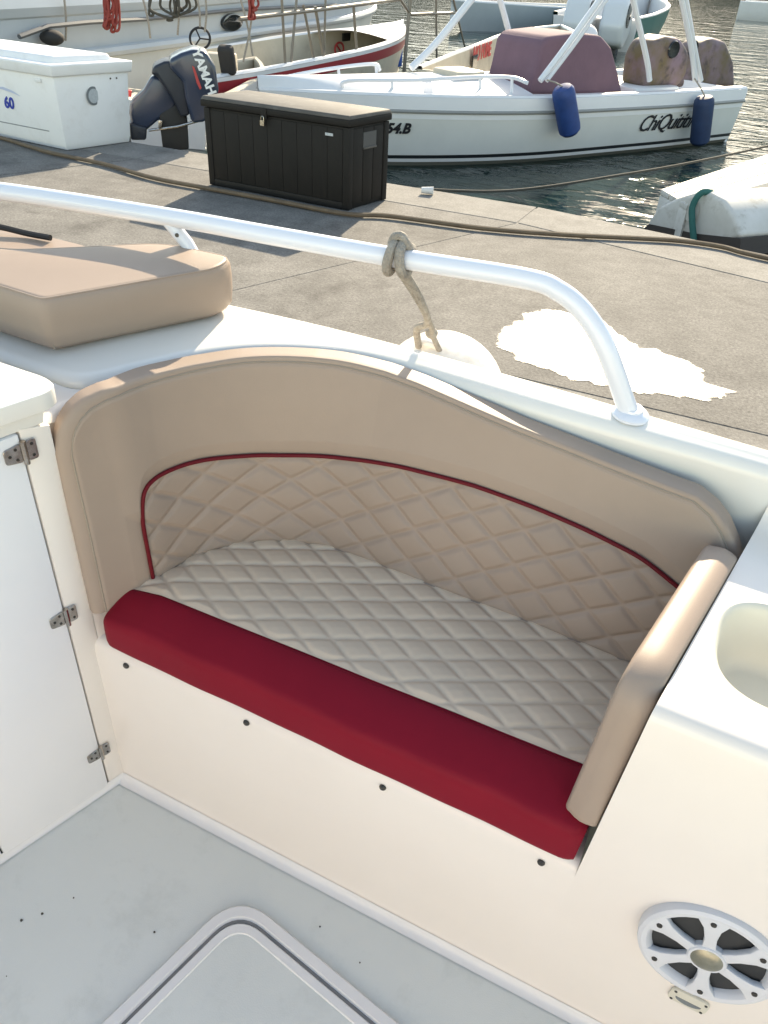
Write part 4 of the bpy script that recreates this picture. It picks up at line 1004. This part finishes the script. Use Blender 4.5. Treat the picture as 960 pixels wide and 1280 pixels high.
# ---- teal boat far off with two pale outboards
Ht = Hull(10, 2.8, .85, 1.15, rake=.6)
tb, o, h, lf = place_boat('moored_boat', 'teal hulled boat far off with two pale outboard motors', (806, 24), (912, -6), .85, 2.8, -1)
part('hull_side', Ht.strip(lambda u: -.2, lambda u: Ht.zg(u), 0), 'teal_hull', tb)
part('gunwale', Ht.cap(.15, .04), 'white_hull', tb); part('inner_side', Ht.inner(.15, .3), 'white_hull', tb); part('sole', Ht.sole(.3, .2), 'white_hull', tb)
part('transom', Ht.transom(.8), 'white_hull', tb)
part('well', box((.5, 0, .55), (1.0, 2.0, .5)), 'white_hull', tb, bevel=.05)
for k, yy in enumerate((-.75, .30)):
    m_ = part('outboard_motor', extrude([np.array([x, yy-.34, z]) for x, z in ((-.05, .45), (-.95, .10), (-1.45, .25), (-1.62, .70), (-1.35, 1.25), (-.85, 1.5), (-.35, 1.35), (-.02, 1.0))], (0, .68, 0)), 'engine_white', tb, bevel=.15, seg=4)
    part('vent', lathe([(.30, 0), (.30, .03), (.01, .04)], 18, (-1.02, yy-.33, .95), (0, -1, 0)), 'glass_dark', m_)
    part('leg', box((-.60, yy, .0), (.40, .26, .9)), 'engine_navy', m_, bevel=.05)
# ---- pale boats along the far side of the basin
def far_boat(label, a, b, z, L, B, side, hm, extra=None):
    H_ = Hull(L, B, z, z*1.25, rake=.6)
    r_, o_, h_, l_ = place_boat('moored_boat', label, a, b, z, B, side)
    part('hull_side', H_.strip(lambda u: -.2, lambda u: H_.zg(u), 0), hm, r_)
    part('gunwale', H_.cap(.15, .04), 'white_hull', r_); part('inner_side', H_.inner(.15, .3), 'white_hull', r_); part('sole', H_.sole(.3, .2), 'cream_hull', r_)
    part('transom', H_.transom(z*.9), hm, r_); return r_, o_, h_, l_
far_boat('pale grey boat lying behind the two pale outboard motors', (790, 12), (700, 12), .7, 8, 2.4, 1, 'rib_grey')
far_boat('white boat showing its stern end at the glittering water', (925, 2), (985, 6), .8, 7, 2.2, -1, 'white_hull')

# ---- floats by the quay edge
fo_ = px(872, 275, -.22); fdir = unit((px(950, 245, -.15)-px(875, 250, -.15))*[1, 1, 0]); fsd = np.array([fdir[1], -fdir[0], 0])
fl_ = thing('float', 'fat white float with a dark underside and a teal rope by the quay edge', 'float', (fo_[0], fo_[1], ZW))
tw2 = fdir
def fplane(p):
    d = FW*FPX+RT*(p[0]-CX)-UP*(p[1]-CY); return CAMW+d*(((fo_-CAMW)@tw2)/(d@tw2))
fr_ = [fplane(p) for p in ((806, 286), (812, 272), (824, 258), (845, 247), (868, 240), (888, 240), (904, 250), (918, 270), (926, 296), (900, 306), (850, 302))]
part('body', extrude(fr_, tw2*4.0), 'pontoon_white', fl_, 'world', bevel=.04, seg=3)
lo_ = [fplane(p) for p in ((803, 288), (812, 280), (870, 292), (927, 298), (926, 320), (806, 310))]
part('dark_underside', extrude([q-tw2*.01 for q in lo_], tw2*4.0), 'pontoon_dark', fl_, 'world')
part('well', lathe([(.10, 0), (.085, .015), (.06, .03)], 20, fplane((866, 262))-tw2*.02, tw2), 'pontoon_white', fl_, 'world')
solo('teal_rope', 'short teal rope looped over the front of the fat white float', 'rope', tube(catmull([fplane((884, 250))+tw2*.12+Z3*.03, fplane((880, 243))+Z3*.02-tw2*.02, fplane((873, 256))-tw2*.06, fplane((872, 276))-tw2*.06, fplane((873, 300))-tw2*.05], 8), .028, 10), 'rope_teal', fplane((873, 300)))
pl = [px(*p, -.12)[:2] for p in ((826, 236), (985, 184), (985, 222), (860, 256))]
ft = thing('float', 'low white plank-topped float lying beyond the fat white float', 'float', (*np.mean(pl, axis=0), ZW))
part('body', prism([tuple(p) for p in pl], ZW-.15, -.17), 'pontoon_white', ft, 'world', bevel=.02)
for k in range(3):
    a, b = (k+.04)/3, (k+.96)/3; A, B2, C2, D2 = pl[0], pl[1], pl[2], pl[3]
    q = [A+(D2-A)*a, B2+(C2-B2)*a, B2+(C2-B2)*b, A+(D2-A)*b]
    part('plank', prism([tuple(p) for p in q], -.172, -.12), 'pontoon_white', ft, 'world', bevel=.008)
solo('mooring_line', 'dark mooring line stretched low over the water past the floats', 'rope', tube(catmull([px(505, 236, .02), px(640, 238, -.15), px(780, 218, -.1), px(880, 200, -.05), px(990, 176, 0)], 10), .012, 6), 'rope_dark', px(505, 236, .02))
# ---- rope bundles hanging in the rigging of the cream boat
def bundle(name, label, x0, x1, y0, y1, m, n, dist_z):
    g = []
    base = px((x0+x1)/2, 100, dist_z); tw = unit((CAMW-base)*[1, 1, 0])
    def pl2(p):
        d = FW*FPX+RT*(p[0]-CX)-UP*(p[1]-CY); return CAMW+d*(((base-CAMW)@tw)/(d@tw))
    for k in range(n):
        a, b = random.uniform(x0, x1), random.uniform(x0, x1); yb = random.uniform(y0+(y1-y0)*.5, y1)
        pts = [pl2((a, y0-6)), pl2((a+random.uniform(-3, 3), (y0+yb)/2)), pl2(((a+b)/2-2, yb)), pl2(((a+b)/2+3, yb-1)), pl2((b+random.uniform(-3, 3), (y0+yb)/2)), pl2((b, y0-6))]
        g.append(tube(catmull([p+tw*random.uniform(-.05, .05) for p in pts], 6), .016, 6))
    solo(name, label, 'rope', join(*g), m, base)
bundle('rope_bundle', 'tangle of red rope loops hanging against the pale grey hull', 127, 148, 0, 40, 'rope_red', 9, .1)
bundle('rope_bundle', 'loose grey rope loops hanging beside the red rope tangle', 178, 262, 0, 26, 'rope_dark', 6, .1)
bundle('rope_bundle', 'faded pink rope loops hanging at the canopy poles', 308, 326, 0, 24, 'rope_red', 4, .1)

# thin lines hanging in front of the big grey hull
for x0, y0, x1, y1 in ((80, -4, 82, 51), (178, -4, 188, 48), (222, -4, 222, 44), (246, -4, 250, 34), (257, -4, 256, 40), (300, -4, 316, 70), (318, -4, 304, 78)):
    bs = px((x0+x1)/2, 92, .1); tw = unit((CAMW-bs)*[1, 1, 0])
    q_ = []
    for x, y in ((x0, y0), ((x0+x1)/2+1.5, (y0+y1)/2), (x1, y1)):
        d = FW*FPX+RT*(x-CX)-UP*(y-CY); q_.append(CAMW+d*(((bs-CAMW)@tw)/(d@tw)))
    solo('rigging_line', 'thin rope line hanging straight down in front of the big pale grey hull', 'rope', tube(catmull(q_, 6), .014, 6), 'rope_grey', q_[-1], group='thin lines hanging before the grey hull')
